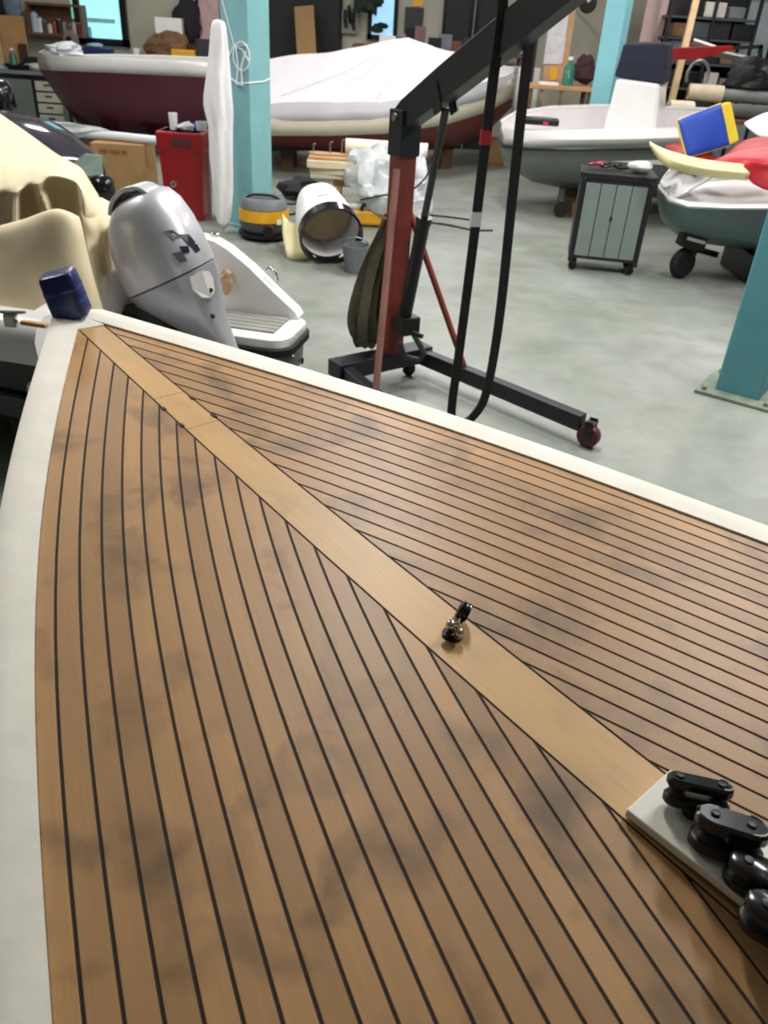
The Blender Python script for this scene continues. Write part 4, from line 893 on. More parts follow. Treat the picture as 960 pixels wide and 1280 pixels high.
def cs(x, y, dy=0): return at(x, y, Y=cY + dy)
k0 = [cs(752, 160), cs(824, 162), cs(838, 150, .6), cs(770, 150, .6)]
for p in k0: p.z = .79
k1 = [cs(770, 97), cs(826, 104), cs(834, 100, .5), cs(781, 95, .5)]
MB().loft([k0, [a.lerp(b, .5) for a, b in zip(k0, k1)], k1]).build('steering_console', WGEL, wb, bevel=.05)
k2 = [a + (b - a) * .02 for a, b in zip(k1, k1)]; up_ = [cs(767, 96), cs(829, 106), cs(838, 102, .5), cs(779, 94, .5)]; tp_ = [cs(779, 55), cs(836, 54), cs(842, 53, .4), cs(788, 52, .4)]
nc_ = MB().loft([up_, [a.lerp(b, .5) + V((0, -.02, 0)) for a, b in zip(up_, tp_)], tp_]).build('console_cover', NAVYC, wb, bevel=.03, label='dark navy cloth cover on the console')
c = at(678, 150, Y=11.0); tray = thing('black_case', 'flat black case with red light on the white boat gunwale', 'case', (c.x, 11.0, Nw[3].z))
MB().box((c.x, 11.05, Nw[3].z + .045), (.42, .3, .07), (0, 0, -.1)).build('case_body', BLK, tray, bevel=.012); MB().box((c.x, 11.05, Nw[3].z + .085), (.26, .18, .012), (0, 0, -.1)).build('case_lid', GREYP, tray)
MB().box((c.x + .03, 10.9, Nw[3].z + .04), (.06, .02, .03), (0, 0, -.1)).build('red_light', REDT, tray)

# tool cabinet on casters
f0 = at(712, 338, z=0); f1 = at(788, 346, z=0); tdir = (f1 - f0).normalized(); ty_ = math.atan2(tdir.y, tdir.x); W_ = (f1 - f0).length + .08
tc = (f0 + f1) / 2; nb_ = V((-tdir.y, tdir.x, 0)); D_ = .42; cen = tc + nb_ * (D_ / 2); ztop = at(775, 217, Y=tc.y).z
tool = thing('tool_cabinet', 'grey wheeled tool cabinet with black frame in front of white boat', 'tool cabinet', (cen.x, cen.y, 0), (0, 0, 0))
rz = (0, 0, ty_)
MB().box((cen.x, cen.y, (ztop + .12) / 2), (W_, D_, ztop - .14), rz).build('carcass', BLKS, tool, bevel=.01)
for k in range(4):
    c = cen - nb_ * (D_ / 2 + .006) + tdir * ((k - 1.5) * (W_ - .1) / 4); MB().box((c.x, c.y, (ztop + .1) / 2 - .02), ((W_ - .1) / 4 - .008, .016, ztop - .27), rz).build('door_panel', GREYM, tool, bevel=.004)
MB().box(cen + V((0, 0, ztop - .035)), (W_ + .04, D_ + .04, .07), rz).build('top_tray', BLK, tool, bevel=.015)
c = cen - nb_ * (D_ / 2 + .02) + V((0, 0, .55)); MB().lathe([(.001, -.01), (.016, -.01), (.016, .012), (.001, .012)], 12, c, rot_to(nb_)).build('lock_knob', BLK, tool)
for sx in (-1, 1):
    for sy in (-1, 1): caster(tool, cen + tdir * sx * (W_ / 2 - .06) + nb_ * sy * (D_ / 2 - .06), ty_ + .4, .045, .035, RUB, .1)
for sx in (-1, 1): MB().bar(cen - nb_ * (D_ / 2 + .008) + tdir * sx * (W_ / 2 - .022) + V((0, 0, .1)), cen - nb_ * (D_ / 2 + .008) + tdir * sx * (W_ / 2 - .022) + V((0, 0, ztop - .06)), .045, .03, up=tuple(nb_)).build('corner_post', BLK, tool, bevel=.006)
jt = cen + V((0, 0, ztop))
for k in range(3):
    a0_ = jt + tdir * (-.2 + .12 * k) + V((0, 0, .03)); pts = [a0_ + tdir * (.1 * math.cos(q * 1.1 + k)) + nb_ * (.09 * math.sin(q * 1.3 + k)) + V((0, 0, .012 * math.sin(q * 2) + .012)) for q in range(9)]
    tag(MB().tube(catm(pts, 3), .014, 6).build('cable_coil', (RED, BLK, BLK)[k], None), ('red coiled lead on the left end of the tool cabinet top', 'black coiled lead in the middle of the tool cabinet top', 'black coiled lead at the right of the tool cabinet top')[k], 'cable')
tag(MB().blob(jt + tdir * .2 + V((0, -.02, .055)), (.13, .1, .055), flat=ztop + .001, amp=.2).build('white_bundle', WGREY, None, smooth=True), 'rounded white bundle on the right end of the tool cabinet', 'bundle')

# grey tender at the right
Nt = ax_([(824, 232, 8.7), (836, 246, 8.3), (862, 254, 7.95), (910, 256, 7.75), (965, 256, 7.6), (1060, 258, 7.55)])
Ft = ax_([(826, 226, 8.8), (838, 213, 9.15), (866, 203, 9.45), (905, 198, 9.6), (960, 196, 9.65), (1060, 196, 9.65)])
zc = sum(p.z for p in Nt) / len(Nt)
for p, q in zip(Nt, Ft): q.z = p.z
tn = thing('grey_tender', 'white decked tender with grey hull on a dolly at the right edge', 'boat', (Nt[4].x, 8.6, 0))
boat_loft(tn, list(zip(Nt, Ft, [.7, .5, .36, .3, .28, .28])), .05, M('blue_grey_gelcoat', (84, 106, 108), .4, var=.05), WGEL, WGEL, sole=max(p.z for p in Nt) - .12, bilge=.42)
MB().box((Nt[4].x + .35, 8.7, .14), (.12, .9, .28)).build('dolly_bunk', BLK, tn)
c = at(858, 318, Y=8.35); MB().lathe([(.03, -.05), (.13, -.05), (.155, -.02), (.155, .02), (.13, .05), (.03, .05)], 20, (c.x, 8.4, .156), (PI / 2, 0, .5)).build('dolly_wheel', RUB, tn, smooth=True)
MB().box((c.x + .03, 8.38, .4), (.26, .16, .16), (0, .15, .1)).build('dolly_head', BLK, tn, bevel=.01); MB().box((c.x + .04, 8.285, .41), (.2, .012, .03), (0, .2, .1)).build('reflector_strip', WGEL, tn)
MB().bar((c.x, 8.4, .16), (c.x + .1, 8.42, .4), .06, .14).build('dolly_fork', BLK, tn); MB().bar((c.x + .1, 8.42, .3), (Nt[4].x, 8.6, .22), .08, .06).build('dolly_beam', BLK, tn)
dz_ = max(p.z for p in Nt)
# gear piled on the tender
def quad(L_): return [at(x, y, Y=Y_) for x, y, Y_ in L_]
fr = quad([(846, 151, 8.55), (900, 130, 8.7), (911, 182, 8.6), (858, 197, 8.45)]); bkq = [p + V((.16, .17, .03)) for p in fr]
cu = thing('boat_cushion', 'blue box cushion with yellow sides propped on the tender', 'cushion', tuple(fr[3]))
def inset(q, f_): c = sum((V(p) for p in q), V()) / 4; return [V(p).lerp(c, f_) for p in q]
def bulge(q, n=8, amp=.03):
    rows = []
    nr = (q[1] - q[0]).cross(q[3] - q[0]).normalized()
    for i in range(n + 1):
        a_ = q[0].lerp(q[3], i / n); b_ = q[1].lerp(q[2], i / n); rows.append([a_.lerp(b_, j / n) + nr * amp * (math.sin(PI * i / n) * math.sin(PI * j / n)) ** .5 + nr * .006 * math.sin(i * 2.1 + j * 1.7) * math.sin(PI * i / n) * math.sin(PI * j / n) for j in range(n + 1)])
    return rows
MB().loft([fr, [p + V((.05, .05, .01)) for p in fr], [p + V((.11, .12, .02)) for p in fr], bkq]).build('cushion_side', YELF, cu, bevel=.02)
MB().grid(bulge(inset(fr, .015), amp=-.025)).build('front_panel', BLUF, cu, smooth=True, solid=.02)
MB().tube(fr + [fr[0]], .012, 6).build('piping', YELF, cu, smooth=True)
yb = quad([(813, 178, 8.3), (840, 190, 8.0), (880, 200, 7.9), (937, 207, 7.85)]); yl = quad([(814, 181, 8.3), (834, 207, 8.0), (878, 219, 7.9), (934, 224, 7.85)])
o = MB().grid([catm(yb, 6), [a.lerp(b, .5) + V((0, -.03, 0)) for a, b in zip(catm(yb, 6), catm(yl, 6))], catm(yl, 6)]).build('curved_board', YELC, None, smooth=True, solid=.02); tag(o, 'curved pale yellow board along the near side of the tender', 'board')
def drape(L_, nm, mat, lab, cat='cover', n=4, th=.02): o = cloth([pr_(r) for r in L_], nm, mat, n, th=th, sub=0, amp=.13 if mat is PLAST else .015, fq=5); tag(o, lab, cat); return o
drape([[(905, 196, 8.2), (925, 178, 8.5), (945, 172, 8.6), (975, 170, 8.6), (1010, 170, 8.6)], [(900, 204, 8.0), (925, 190, 8.2), (945, 183, 8.3), (975, 180, 8.3), (1010, 180, 8.3)], [(900, 206, 8.0), (925, 199, 8.05), (945, 193, 8.15), (975, 190, 8.2), (1010, 188, 8.2)]], 'red_cover', REDF, 'upper fold of red cover behind the yellow board')
drape([[(890, 204, 7.98), (915, 193, 8.1), (940, 188, 8.15), (975, 184, 8.1), (1010, 184, 8.1)], [(905, 208, 7.9), (925, 203, 7.9), (950, 202, 7.8), (980, 200, 7.8), (1010, 200, 7.8)], [(932, 212, 7.85), (942, 212, 7.8), (955, 212, 7.75), (980, 212, 7.72), (1010, 212, 7.72)], [(938, 222, 7.82), (945, 232, 7.75), (958, 238, 7.7), (980, 240, 7.65), (1010, 240, 7.65)]], 'red_bag', M('deep_red_fabric', (170, 22, 34), .45, var=.15), 'lower red padded cover hanging at the end of the yellow board')
drape([[(930, 156, 9.0), (945, 148, 9.2), (965, 142, 9.3), (1000, 138, 9.3)], [(938, 163, 8.8), (950, 158, 8.9), (970, 153, 9.0), (1000, 150, 9.0)], [(948, 170, 8.7), (958, 172, 8.7), (975, 172, 8.7), (1000, 172, 8.7)]], 'white_sheet', WFAB, 'white folded sheet behind the red cover at the right edge', 'sheet')
c = at(862, 190, Y=8.75); tag(MB().blob((c.x, 8.75, c.z - .04), (.26, .22, .13), amp=.35, seed=4, n=18, m=12).build('red_folded_cover', REDF, None, smooth=True), 'folded red cover under the blue cushion', 'cover')
drape([[(826, 226, 8.75), (838, 210, 9.0), (855, 205, 9.1), (872, 203, 9.2)], [(834, 238, 8.5), (850, 225, 8.6), (870, 215, 8.7), (886, 214, 8.8)], [(846, 246, 8.2), (862, 237, 8.3), (878, 228, 8.4), (892, 222, 8.5)]], 'clear_wrap', PLAST, 'crumpled clear plastic wrap over the tender bow', 'plastic wrap')

# ------------------------------------------------------------------ heap of boards with plastic sheet
hy = 10.4
hx0 = at(392, 200, Y=hy).x; hx1 = at(535, 200, Y=hy).x; hz = at(440, 199, Y=hy).z
tr_ = thing('trestle', 'low trestle carrying the heap of boards behind the hoist', 'trestle', ((hx0 + hx1) / 2, hy, 0))
MB().box(((hx0 + hx1) / 2, hy, .40), (hx1 - hx0 - .5, .1, .1)).build('trestle_beam', WOODP, tr_)
for sx in (-1, 1):
    for sy in (-1, 1): MB().bar(((hx0 + hx1) / 2 + sx * .4, hy + sy * .25, 0.005), ((hx0 + hx1) / 2 + sx * .36, hy + sy * .02, .42), .05, .05).build('leg', WOODP, tr_)
z_ = .455
bl_ = [('board', (390, 480), .05, .42, M('cream_painted_board', (226, 216, 190), .6), 'lowest cream painted board of the heap', 0.05), ('board', (392, 470), .07, .5, M('cream_painted_board', (226, 216, 190)), 'second cream painted board of the heap', -.1), ('board', (386, 500), .09, .55, M('pale_board', (222, 206, 174), .6), 'thick pale board under the plywood top', .04)]
for nm, (x0, x1), th, dp, mt, lab, yw in bl_:
    a_ = at(x0, 190, Y=hy).x; b_ = at(x1, 190, Y=hy).x; carton(nm, ((a_ + b_) / 2, hy - .02, z_), (b_ - a_, dp, th), mt, lab, 'board', yw, .012); z_ += th + .001
a_ = at(388, 190, Y=hy).x; b_ = at(455, 190, Y=hy).x; carton('plywood_board', ((a_ + b_) / 2, hy - .03, z_), (b_ - a_, .5, .03), PLY, 'orange brown plywood piece on top of the board heap', 'board', .03); z_ += .032
ra = at(432, 180, Y=hy + .1); rb2 = at(530, 190, Y=hy + .1)
o = MB().lathe([(.06, 0), (.085, 0), (.085, .55), (.085, 1.0), (.06, 1.0)], 16, (ra.x, hy + .14, z_ + .09), Matrix.Rotation(PI / 2, 3, 'Y')).build('paper_roll', M('cream_paper', (232, 226, 206), .7), None, smooth=True); tag(o, 'long cream paper roll lying across the board heap', 'roll')
o = MB().tube([(at(388, 175, Y=hy).x, hy - .1, z_ + .02), (at(400, 178, Y=hy).x, hy - .15, z_ + .015), (at(440, 178, Y=hy).x, hy - .1, z_ + .015)], .014, 6).build('wood_rod', WOODP, None); tag(o, 'thin pale rod on the plywood end of the heap', 'rod')
for k, x in enumerate((392, 413, 428)):
    c = at(x, 166, Y=hy); o = MB().tube([(c.x, hy + .0, z_), (c.x, hy + .0, z_ + .1 + .03 * k), (c.x + .03, hy, z_ + .11 + .03 * k)], .01, 6).build('metal_hook', STEEL, None); tag(o, ('left', 'middle', 'right')[k] + 'most of three small metal hooks standing on the plywood' if k != 1 else 'middle one of three small metal hooks standing on the plywood', 'hook')
drape([[(440, 186, 10.35), (470, 181, 10.3), (500, 183, 10.3), (530, 192, 10.3)], [(432, 205, 10.1), (462, 203, 10.0), (500, 205, 10.0), (534, 210, 10.05)], [(430, 226, 10.0), (460, 238, 9.8), (500, 235, 9.85), (538, 230, 9.9)], [(446, 240, 9.95), (466, 262, 9.75), (505, 270, 9.7), (541, 268, 9.75)]], 'plastic_sheet', PLAST, 'crumpled translucent white plastic sheet over the board heap', 'plastic sheet', n=6, th=.012)
tag(MB().tube(catm([at(450, 250, Y=9.72), at(480, 244, Y=9.7), at(510, 240, Y=9.72), at(532, 222, Y=9.8), at(538, 205, Y=9.95)], 5), .012, 6).build('loose_cord', DCLOTH, None), 'dark cord lying across the plastic sheet', 'cord')
c = at(424, 284, z=0); carton('brown_carton', (c.x - .12, c.y + .2, 0), (.34, .3, .3), CARD, 'small brown carton on the floor under the board heap', 'box', .2)
c = at(455, 284, z=0); ym = thing('yellow_machine', 'yellow and grey power machine on the floor left of the red mast', 'power tool', (c.x, c.y + .15, 0))
MB().box((c.x - .02, c.y + .15, .1), (.5, .26, .17), (0, 0, .05)).build('machine_body', YEL, ym, bevel=.03); MB().box((c.x - .06, c.y + .15, .215), (.36, .22, .06), (0, 0, .05)).build('machine_cover', WGREY, ym, bevel=.02)
MB().tube([(c.x + .04 + .08 * math.cos(q), c.y + .04, .18 + .09 * math.sin(q)) for q in [PI * k / 8 for k in range(9)]], .022, 8).build('carry_grip', BLK, ym, smooth=True)
for sx in (-1, 1): MB().box((c.x + sx * .15 - .02, c.y + .15, .01), (.06, .22, .018)).build('foot', RUB, ym)
c = at(515, 280, z=0); carton('rust_brown_crate', (c.x, c.y + .3, 0), (.34, .3, .3), M('reddish_brown', (126, 70, 48), .8), 'reddish brown crate on the floor behind the hoist brace', 'crate', .1)
c = at(395, 262, z=0); tag(MB().blob((c.x - .25, c.y + .6, .14), (.3, .2, .15), amp=.5, flat=.003, seed=2).build('grey_rag_heap', DCLOTH, None, smooth=True), 'dark rag heap on the floor between vacuum and boards', 'cloth')
for i, L_ in enumerate(([(530, 277), (560, 281), (590, 287), (616, 288)], [(342, 262), (362, 268), (380, 262), (396, 255), (410, 262)], [(530, 268), (560, 271), (590, 275)], [(340, 250), (365, 255), (390, 250)])):
    pts = [at(x, y, z=.013) for x, y in L_]; o = MB().tube(catm(pts, 6), .011, 6).build('floor_cable', RUB, None); tag(o, ('black cable trailing on the floor right of the hoist ram', 'dark cable snaking over the floor behind the vacuum', 'thinner upper cable on the floor right of the hoist ram', 'short dark cable on the floor beyond the vacuum')[i], 'cable')

# ------------------------------------------------------------------ back wall: windows, doors
def wx(x, y, Y_=YB - .02): return at(x, y, Y=Y_)
def frame_window(nm, x0, x1, ybot, glass, fr_=.12, ztop=3.2, yy=YB, lab=None):
    a_ = wx(x0, ybot); b_ = wx(x1, ybot); z0 = (a_.z + b_.z) / 2; cx = (a_.x + b_.x) / 2; W = b_.x - a_.x
    root = MB()
    wn = MB().box((cx, yy - .05, z0 + fr_ / 2), (W, .1, fr_)).build(nm, BLKG, None, kind='structure'); 
    for s in (-1, 1): MB().box((cx + s * (W / 2 - fr_ / 2), yy - .05, (z0 + ztop) / 2), (fr_, .1, ztop - z0)).build('window_frame', BLKG, wn)
    MB().box((cx, yy - .05, ztop), (W, .1, fr_)).build('window_frame', BLKG, wn)
    MB().box((cx, yy - .025, (z0 + ztop) / 2), (W - fr_, .02, ztop - z0)).build('window_pane', glass, wn)
    return wn, cx, z0, W
w1, cx, z0, W = frame_window('window_1', 99, 163, 57, GLASSY)
MB().box((cx - .05, YB - .045, wx(130, 26).z), (W * .62, .012, .07)).build('outside_ledge', M('ledge_grey', (120, 160, 170), .5, emit=.4), w1)
MB().box((cx - .3, YB - .045, wx(112, 44).z), (.16, .012, .28)).build('outside_bin', M('ledge_blue', (90, 150, 170), .5, emit=.4), w1)
a_ = wx(96, 24); b_ = wx(101, 24)
MB().box((a_.x - .02, YB - .03, a_.z + .55), (.12, .03, 1.1)).build('window_side_pane', M('green_daylight', (110, 200, 150), .4, emit=.8), w1)
w2, *_ = frame_window('window_2', 459, 496, 50, GLASSB, .08)
def panel(nm, x0, x1, y0, y1, Y_, th, mat, kind=None, lab=None, cat=None, tilt=0.0, zb=None, parent=None):
    a_ = at(x0, y1, Y=Y_); b_ = at(x1, y1, Y=Y_); zt = at((x0 + x1) / 2, y0, Y=Y_).z; z0 = (a_.z + b_.z) / 2 if zb is None else zb
    o = MB().box(((a_.x + b_.x) / 2, Y_ + th / 2, (z0 + zt) / 2), (b_.x - a_.x, th, zt - z0), (0, tilt, 0)).build(nm, mat, parent, kind=kind)
    if lab: tag(o, lab, cat)
    return o
DARKOPEN = M('dark_doors_and_opening', (16, 15, 18), .6)  # the wide doorway is an opening; its darkness is painted onto a flat panel
def door(nm, x0, x1, mat, Y_=YB - .06):
    a_ = at(x0, 40, Y=Y_); b_ = at(x1, 40, Y=Y_); cx = (a_.x + b_.x) / 2; W = b_.x - a_.x
    d = MB().box((cx, Y_ + .03, 1.4), (W, .06, 2.79)).build(nm, mat, None, kind='structure')
    for s in (-1, 1): MB().box((cx + s * (W / 2 + .03), Y_ + .02, 1.4), (.06, .09, 2.8)).build('door_frame', BLKG, d)
    return d
door('door_1', 337, 424, DARKOPEN); door('door_2', 556, 586, DARKOPEN); door('door_3', 596, 622, DARKOPEN)
door('door_4', 929, 965, M('pale_blue_door', (206, 222, 230), .5), YB - .08)
door('door_5', 250, 276, M('pink_door', (196, 160, 160), .6))

# ------------------------------------------------------------------ benches along the back wall
def bench(nm, x0, x1, Y0, Y1, ytop, lab, mat=BENCHW, leg=GREYM):
    zt = at((x0 + x1) / 2, ytop, Y=Y0).z; a_ = at(x0, ytop, Y=Y0).x; b_ = at(x1, ytop, Y=Y0).x
    t = thing(nm, lab, 'workbench', ((a_ + b_) / 2, (Y0 + Y1) / 2, 0))
    MB().box(((a_ + b_) / 2, (Y0 + Y1) / 2, zt - .03), (b_ - a_, Y1 - Y0, .06)).build('bench_top', mat, t, bevel=.006)
    for sx in (a_ + .06, b_ - .06):
        for sy in (Y0 + .06, Y1 - .06): MB().box((sx, sy, (zt - .06) / 2), (.07, .07, zt - .06)).build('leg', leg, t)
    return t, a_, b_, zt
Y0b, Y1b = 16.55, 17.35
bA, ax0, ax1, zA = bench('workbench', -40, 78, Y0b, Y1b, 88, 'grey workbench with cream drawers at the far left wall')
MB().box(((ax0 + ax1) / 2, Y1b - .05, zA / 2), (ax1 - ax0 - .2, .03, zA - .2)).build('back_panel', GREYP, bA)
dx0 = at(39, 110, Y=Y0b).x; dx1 = at(76, 110, Y=Y0b).x
MB().box(((dx0 + dx1) / 2, Y0b + .35, (zA - .06) / 2 + .02), (dx1 - dx0, .6, zA - .12)).build('drawer_case', BLKS, bA)
dz0 = .06; dh = (zA - .2) / 4
for k in range(4):
    d = MB().box(((dx0 + dx1) / 2 + .02, Y0b + .035, dz0 + dh * (k + .5)), (dx1 - dx0 - .1, .03, dh - .03)).build('drawer', DRAWER, bA, bevel=.006)
    MB().box(((dx0 + dx1) / 2 + .02, Y0b + .012, dz0 + dh * (k + .62)), (.12, .02, .02)).build('handle', BLK, d)
MB().box((at(18, 110, Y=Y0b).x, Y0b + .06, zA * .48), (.62, .03, zA - .25)).build('cupboard_door', GREYM, bA, bevel=.006)
def on(x, Y_): return at(x, 60, Y=Y_).x
def tray_(x, Y_, sx, sy, sz, nm, mat, lab, cat, z=None, yaw=0.0, bev=.01): return carton(nm, (on(x, Y_), Y_, (zA if z is None else z) + .001), (sx, sy, sz), mat, lab, cat, yaw, bev)
tag(MB().lathe([(.001, 0), (.2, 0), (.27, .09), (.25, .09), (.19, .012), (.001, .012)], 18, (on(20, 16.8), 16.8, zA + .001)).build('black_pan', BLKS, None, smooth=True), 'shallow black pan on the left workbench', 'pan')
tag(MB().blob((on(42, 16.8), 16.8, zA + .06), (.22, .14, .06), amp=.5, flat=zA + .001, seed=6).build('white_rag', WGREY, None), 'white rag beside the drawers edge on the left workbench', 'rag')
tag(MB().blob((on(36, 17.0), 17.05, zA + .11), (.18, .12, .11), amp=.6, flat=zA + .001, seed=9).build('dark_bundle', DCLOTH, None), 'dark cloth bundle on the left workbench under the plywood', 'bundle')
tray_(2, 16.75, .26, .2, .05, 'pale_blue_box', M('pale_blue', (170, 200, 224), .5), 'flat pale blue box at the left end of the workbench', 'box')
bottle('green_bottle', (on(14, 16.95), 16.95, zA + .001), .07, .34, GREEN, 'green bottle on the left workbench', capm=WGEL)
# leaning plywood, brown boards
def lean(nm, x0, x1, y0, y1, Y_, mat, lab, cat='board', tilt=0.0, zb=None, th=.03): return panel(nm, x0, x1, y0, y1, Y_, th, mat, None, lab, cat, tilt, zb)
lean('plywood_sheet', 6, 37, 20, 74, 17.3, PLY, 'brown plywood sheet standing at the back of the left workbench', zb=zA + .001)
lean('pale_board', -30, 5, 12, 74, 17.32, M('light_tan_board', (214, 184, 146), .7), 'pale tan board at the left edge above the workbench', zb=zA + .001)
lean('dark_square', 24, 33, 55, 67, 17.22, M('dark_brown_square', (70, 52, 44), .7), 'small dark square box against the plywood sheet', 'box', zb=zA + .001, th=.06)
lm = thing('work_lamp', 'glowing work lamp at the top left corner', 'lamp', (wx(4, 8).x, 17.3, wx(4, 8).z)); c = V((wx(3, 6).x, 17.42, wx(3, 6).z))
MB().lathe([(.001, -.03), (.13, -.03), (.14, .0), (.13, .01), (.001, .01)], 18, c, (PI / 2, 0, 0)).build('lamp_glass', LAMPY, lm, smooth=True); MB().lathe([(.145, -.03), (.16, -.02), (.12, .1), (.001, .17)], 18, c, (-PI / 2, 0, 0)).build('lamp_housing', BLKS, lm, smooth=True)
tag(MB().blob((wx(21, 6).x, 17.38, wx(21, 8).z), (.16, .08, .3), amp=.3, seed=12).build('blue_overall', M('grey_blue_cloth', (110, 128, 150), .9, var=.2), None, smooth=True), 'grey blue work cloth hanging above the plywood sheet', 'cloth')
# shelf with tins
sa = at(36, 41, Y=17.25); sb_ = at(104, 43, Y=17.25); shz = (sa.z + sb_.z) / 2
sh = thing('wall_shelf', 'brown wall shelf of tins and jars left of the window', 'shelf', ((sa.x + sb_.x) / 2, 17.4, shz - .03))
MB().box(((sa.x + sb_.x) / 2, 17.4, shz - .02), (sb_.x - sa.x, .36, .04)).build('shelf_board', WOODD, sh); MB().box(((sa.x + sb_.x) / 2, 17.57, shz + .22), (sb_.x - sa.x, .02, .5)).build('shelf_back', WOODD, sh)
sz2 = at(60, 10, Y=17.3).z; MB().box(((sa.x + sb_.x) / 2, 17.42, sz2 + .06), (sb_.x - sa.x, .3, .04)).build('shelf_board', WOODD, sh)
for s in (sa.x + .02, sb_.x - .02): MB().box((s, 17.42, (shz + sz2) / 2), (.03, .3, sz2 - shz + .1)).build('shelf_side', WOODD, sh)
tins = [('pale blue', (170, 190, 206), .07, .34), ('white', (220, 220, 216), .05, .26), ('dark grey', (60, 60, 66), .05, .2), ('cream', (206, 196, 170), .05, .16), ('red', (150, 50, 46), .05, .18), ('black', (30, 30, 34), .06, .24), ('grey', (130, 130, 134), .05, .2), ('brown', (110, 70, 50), .06, .17), ('silver', (176, 176, 180), .05, .22), ('maroon', (96, 36, 40), .06, .2)]
for k, (cn, col, r, hh) in enumerate(tins):
    x_ = lerp(sa.x + .1, sb_.x - .1, k / 9); t = thing('tin', '%s tin on the wall shelf, %s' % (cn, 'beside the plywood end' if k < 3 else ('near the window end' if k > 6 else 'at the middle of the row')), 'tin', (x_, 17.36, shz + .001), group='tins on the wall shelf')
    MB().lathe([(.001, 0), (r, 0), (r, hh * .9), (.001, hh * .9)], 14, (x_, 17.36, shz + .001)).build('tin_body', M('tin_' + cn.replace(' ', '_'), col, .45), t, smooth=True); MB().lathe([(.001, hh * .9), (r * .9, hh * .9), (r * .9, hh), (.001, hh)], 14, (x_, 17.36, shz + .001)).build('tin_lid', STEEL, t, smooth=True)
# second bench under the windows
bB, bx0, bx1, zB = bench('workbench', 79, 268, 16.65, 17.4, 77, 'long bench behind the maroon boat covered in clutter', WOODP)
def onB(x, Y_, sx, sy, sz, nm, mat, lab, cat, yaw=0.0, bev=.01, up_=0.0): return carton(nm, (on(x, Y_), Y_, zB + .001 + up_), (sx, sy, sz), mat, lab, cat, yaw, bev)
bottle('orange_bottle', (on(70, 16.9), 16.95, (zA if on(70, 16.9) < ax1 else zB) + .001), .09, .42, ORANGE, 'orange plastic bottle below the wall shelf', capm=ORANGE)
gs = thing('grey_stand', 'arched grey machine stand beside the orange bottle', 'tool', (on(90, 17.0), 17.05, zB))
MB().prism([(-.15, 0), (.15, 0), (.13, .3), (.07, .42), (-.07, .42), (-.13, .3)], .12, (1, 0, 0), (0, 0, 1), (on(89, 17.0), 17.1, zB + .001)).build('stand_body', M('stand_grey', (120, 112, 108), .6), gs, bevel=.02); MB().lathe([(.001, -.01), (.05, -.01), (.05, .01), (.001, .01)], 14, (on(88, 17.0), 16.97, zB + .28), (PI / 2, 0, 0)).build('stand_dial', BLK, gs)
onB(122, 17.0, .52, .3, .16, 'blue_case', M('dark_blue_plastic', (28, 44, 96), .4), 'dark blue case under the bright window', 'case'); tag(MB().blob((on(120, 17.0), 17.0, zB + .2), (.16, .1, .04), amp=.4, flat=zB + .162).build('pale_cloth', M('pale_blue', (170, 200, 224)), None), 'pale blue cloth on the dark blue case', 'cloth')
onB(155, 17.0, .4, .28, .09, 'blue_box', M('royal_blue_plastic', (34, 50, 120), .4), 'low royal blue box right of the dark blue case', 'box')
onB(171, 17.05, .12, .1, .2, 'white_bottle_box', WGEL, 'small white carton under the window corner', 'carton')
onB(182, 16.95, .26, .2, .12, 'red_box', RED, 'red box between white carton and brown canvas heap', 'box')
tag(MB().blob((on(212, 17.1), 17.1, zB + .24), (.42, .22, .24), amp=.5, flat=zB + .001, seed=21, n=18, m=12).build('canvas_heap', BROWN, None), 'brown canvas heap on the back bench', 'cloth')
o = onB(214, 17.12, .5, .2, .26, 'white_carton', WGEL, 'white carton lying on top of the brown canvas heap', 'carton', .05, up_=.46); o.rotation_euler = (0, 0, 0)
onB(230, 16.85, .44, .22, .14, 'yellow_tray', YEL, 'yellow tray in front of the brown canvas heap', 'tray', up_=.092); onB(231, 16.86, .4, .22, .09, 'red_tray', RED, 'red tray under the yellow tray', 'tray')
onB(205, 16.78, .4, .18, .09, 'white_parts', WGREY, 'low white parts box at the front of the back bench', 'box'); onB(256, 17.0, .26, .3, .42, 'dark_box', M('dark_slate', (44, 46, 54), .6), 'dark box beside the white dust sheet', 'box')
tag(MB().blob((wx(236, 24).x, 17.45, wx(236, 26).z), (.24, .1, .36), amp=.35, seed=31, n=16, m=12).build('dark_jacket', DCLOTH, None, smooth=True), 'dark jacket hanging on the back wall', 'jacket')
panel('lamp_strip', 240, 248, -20, 14, 17.56, .04, LAMPO, None, 'orange glowing strip lamp beside the dark jacket', 'lamp')
# plank leaning in the dark doorway, tools hanging
o = MB().bar(V((at(391, 75, Y=16.3).x, 16.3, .01)), at(380, 8, Y=17.3), .36, .04, up=(0, 1, 0)).build('cardboard_sheet', CARD, None); tag(o, 'tall cardboard sheet leaning in the dark doorway', 'cardboard')
lean('tool_board', 427, 447, 12, 42, 17.5, M('grey_pegboard', (128, 128, 122), .8), 'grey pegboard beside the dark doorway', th=.098)
for k, (x, y) in enumerate(((431, 25), (436, 19), (441, 28))):
    c = at(x, y, Y=17.475); o = MB().tube([c + V((0, 0, .16)), c, c + V((.03, 0, -.12))], .03, 6).build('hand_tool', BLK, None); tag(o, ('left', 'middle', 'right')[k] + ' hand tool of three hanging on the grey pegboard', 'tool', 'hand tools on the pegboard')
bC, cx0, cx1, zC = bench('workbench', 440, 660, 16.6, 17.35, 62, 'clutter covered bench behind the peak of the white boat cover', WOODD)
def onC(x, Y_, sx, sy, sz, nm, mat, lab, cat, yaw=0.0, bev=.01): return carton(nm, (on(x, Y_), Y_, zC + .001), (sx, sy, sz), mat, lab, cat, yaw, bev)
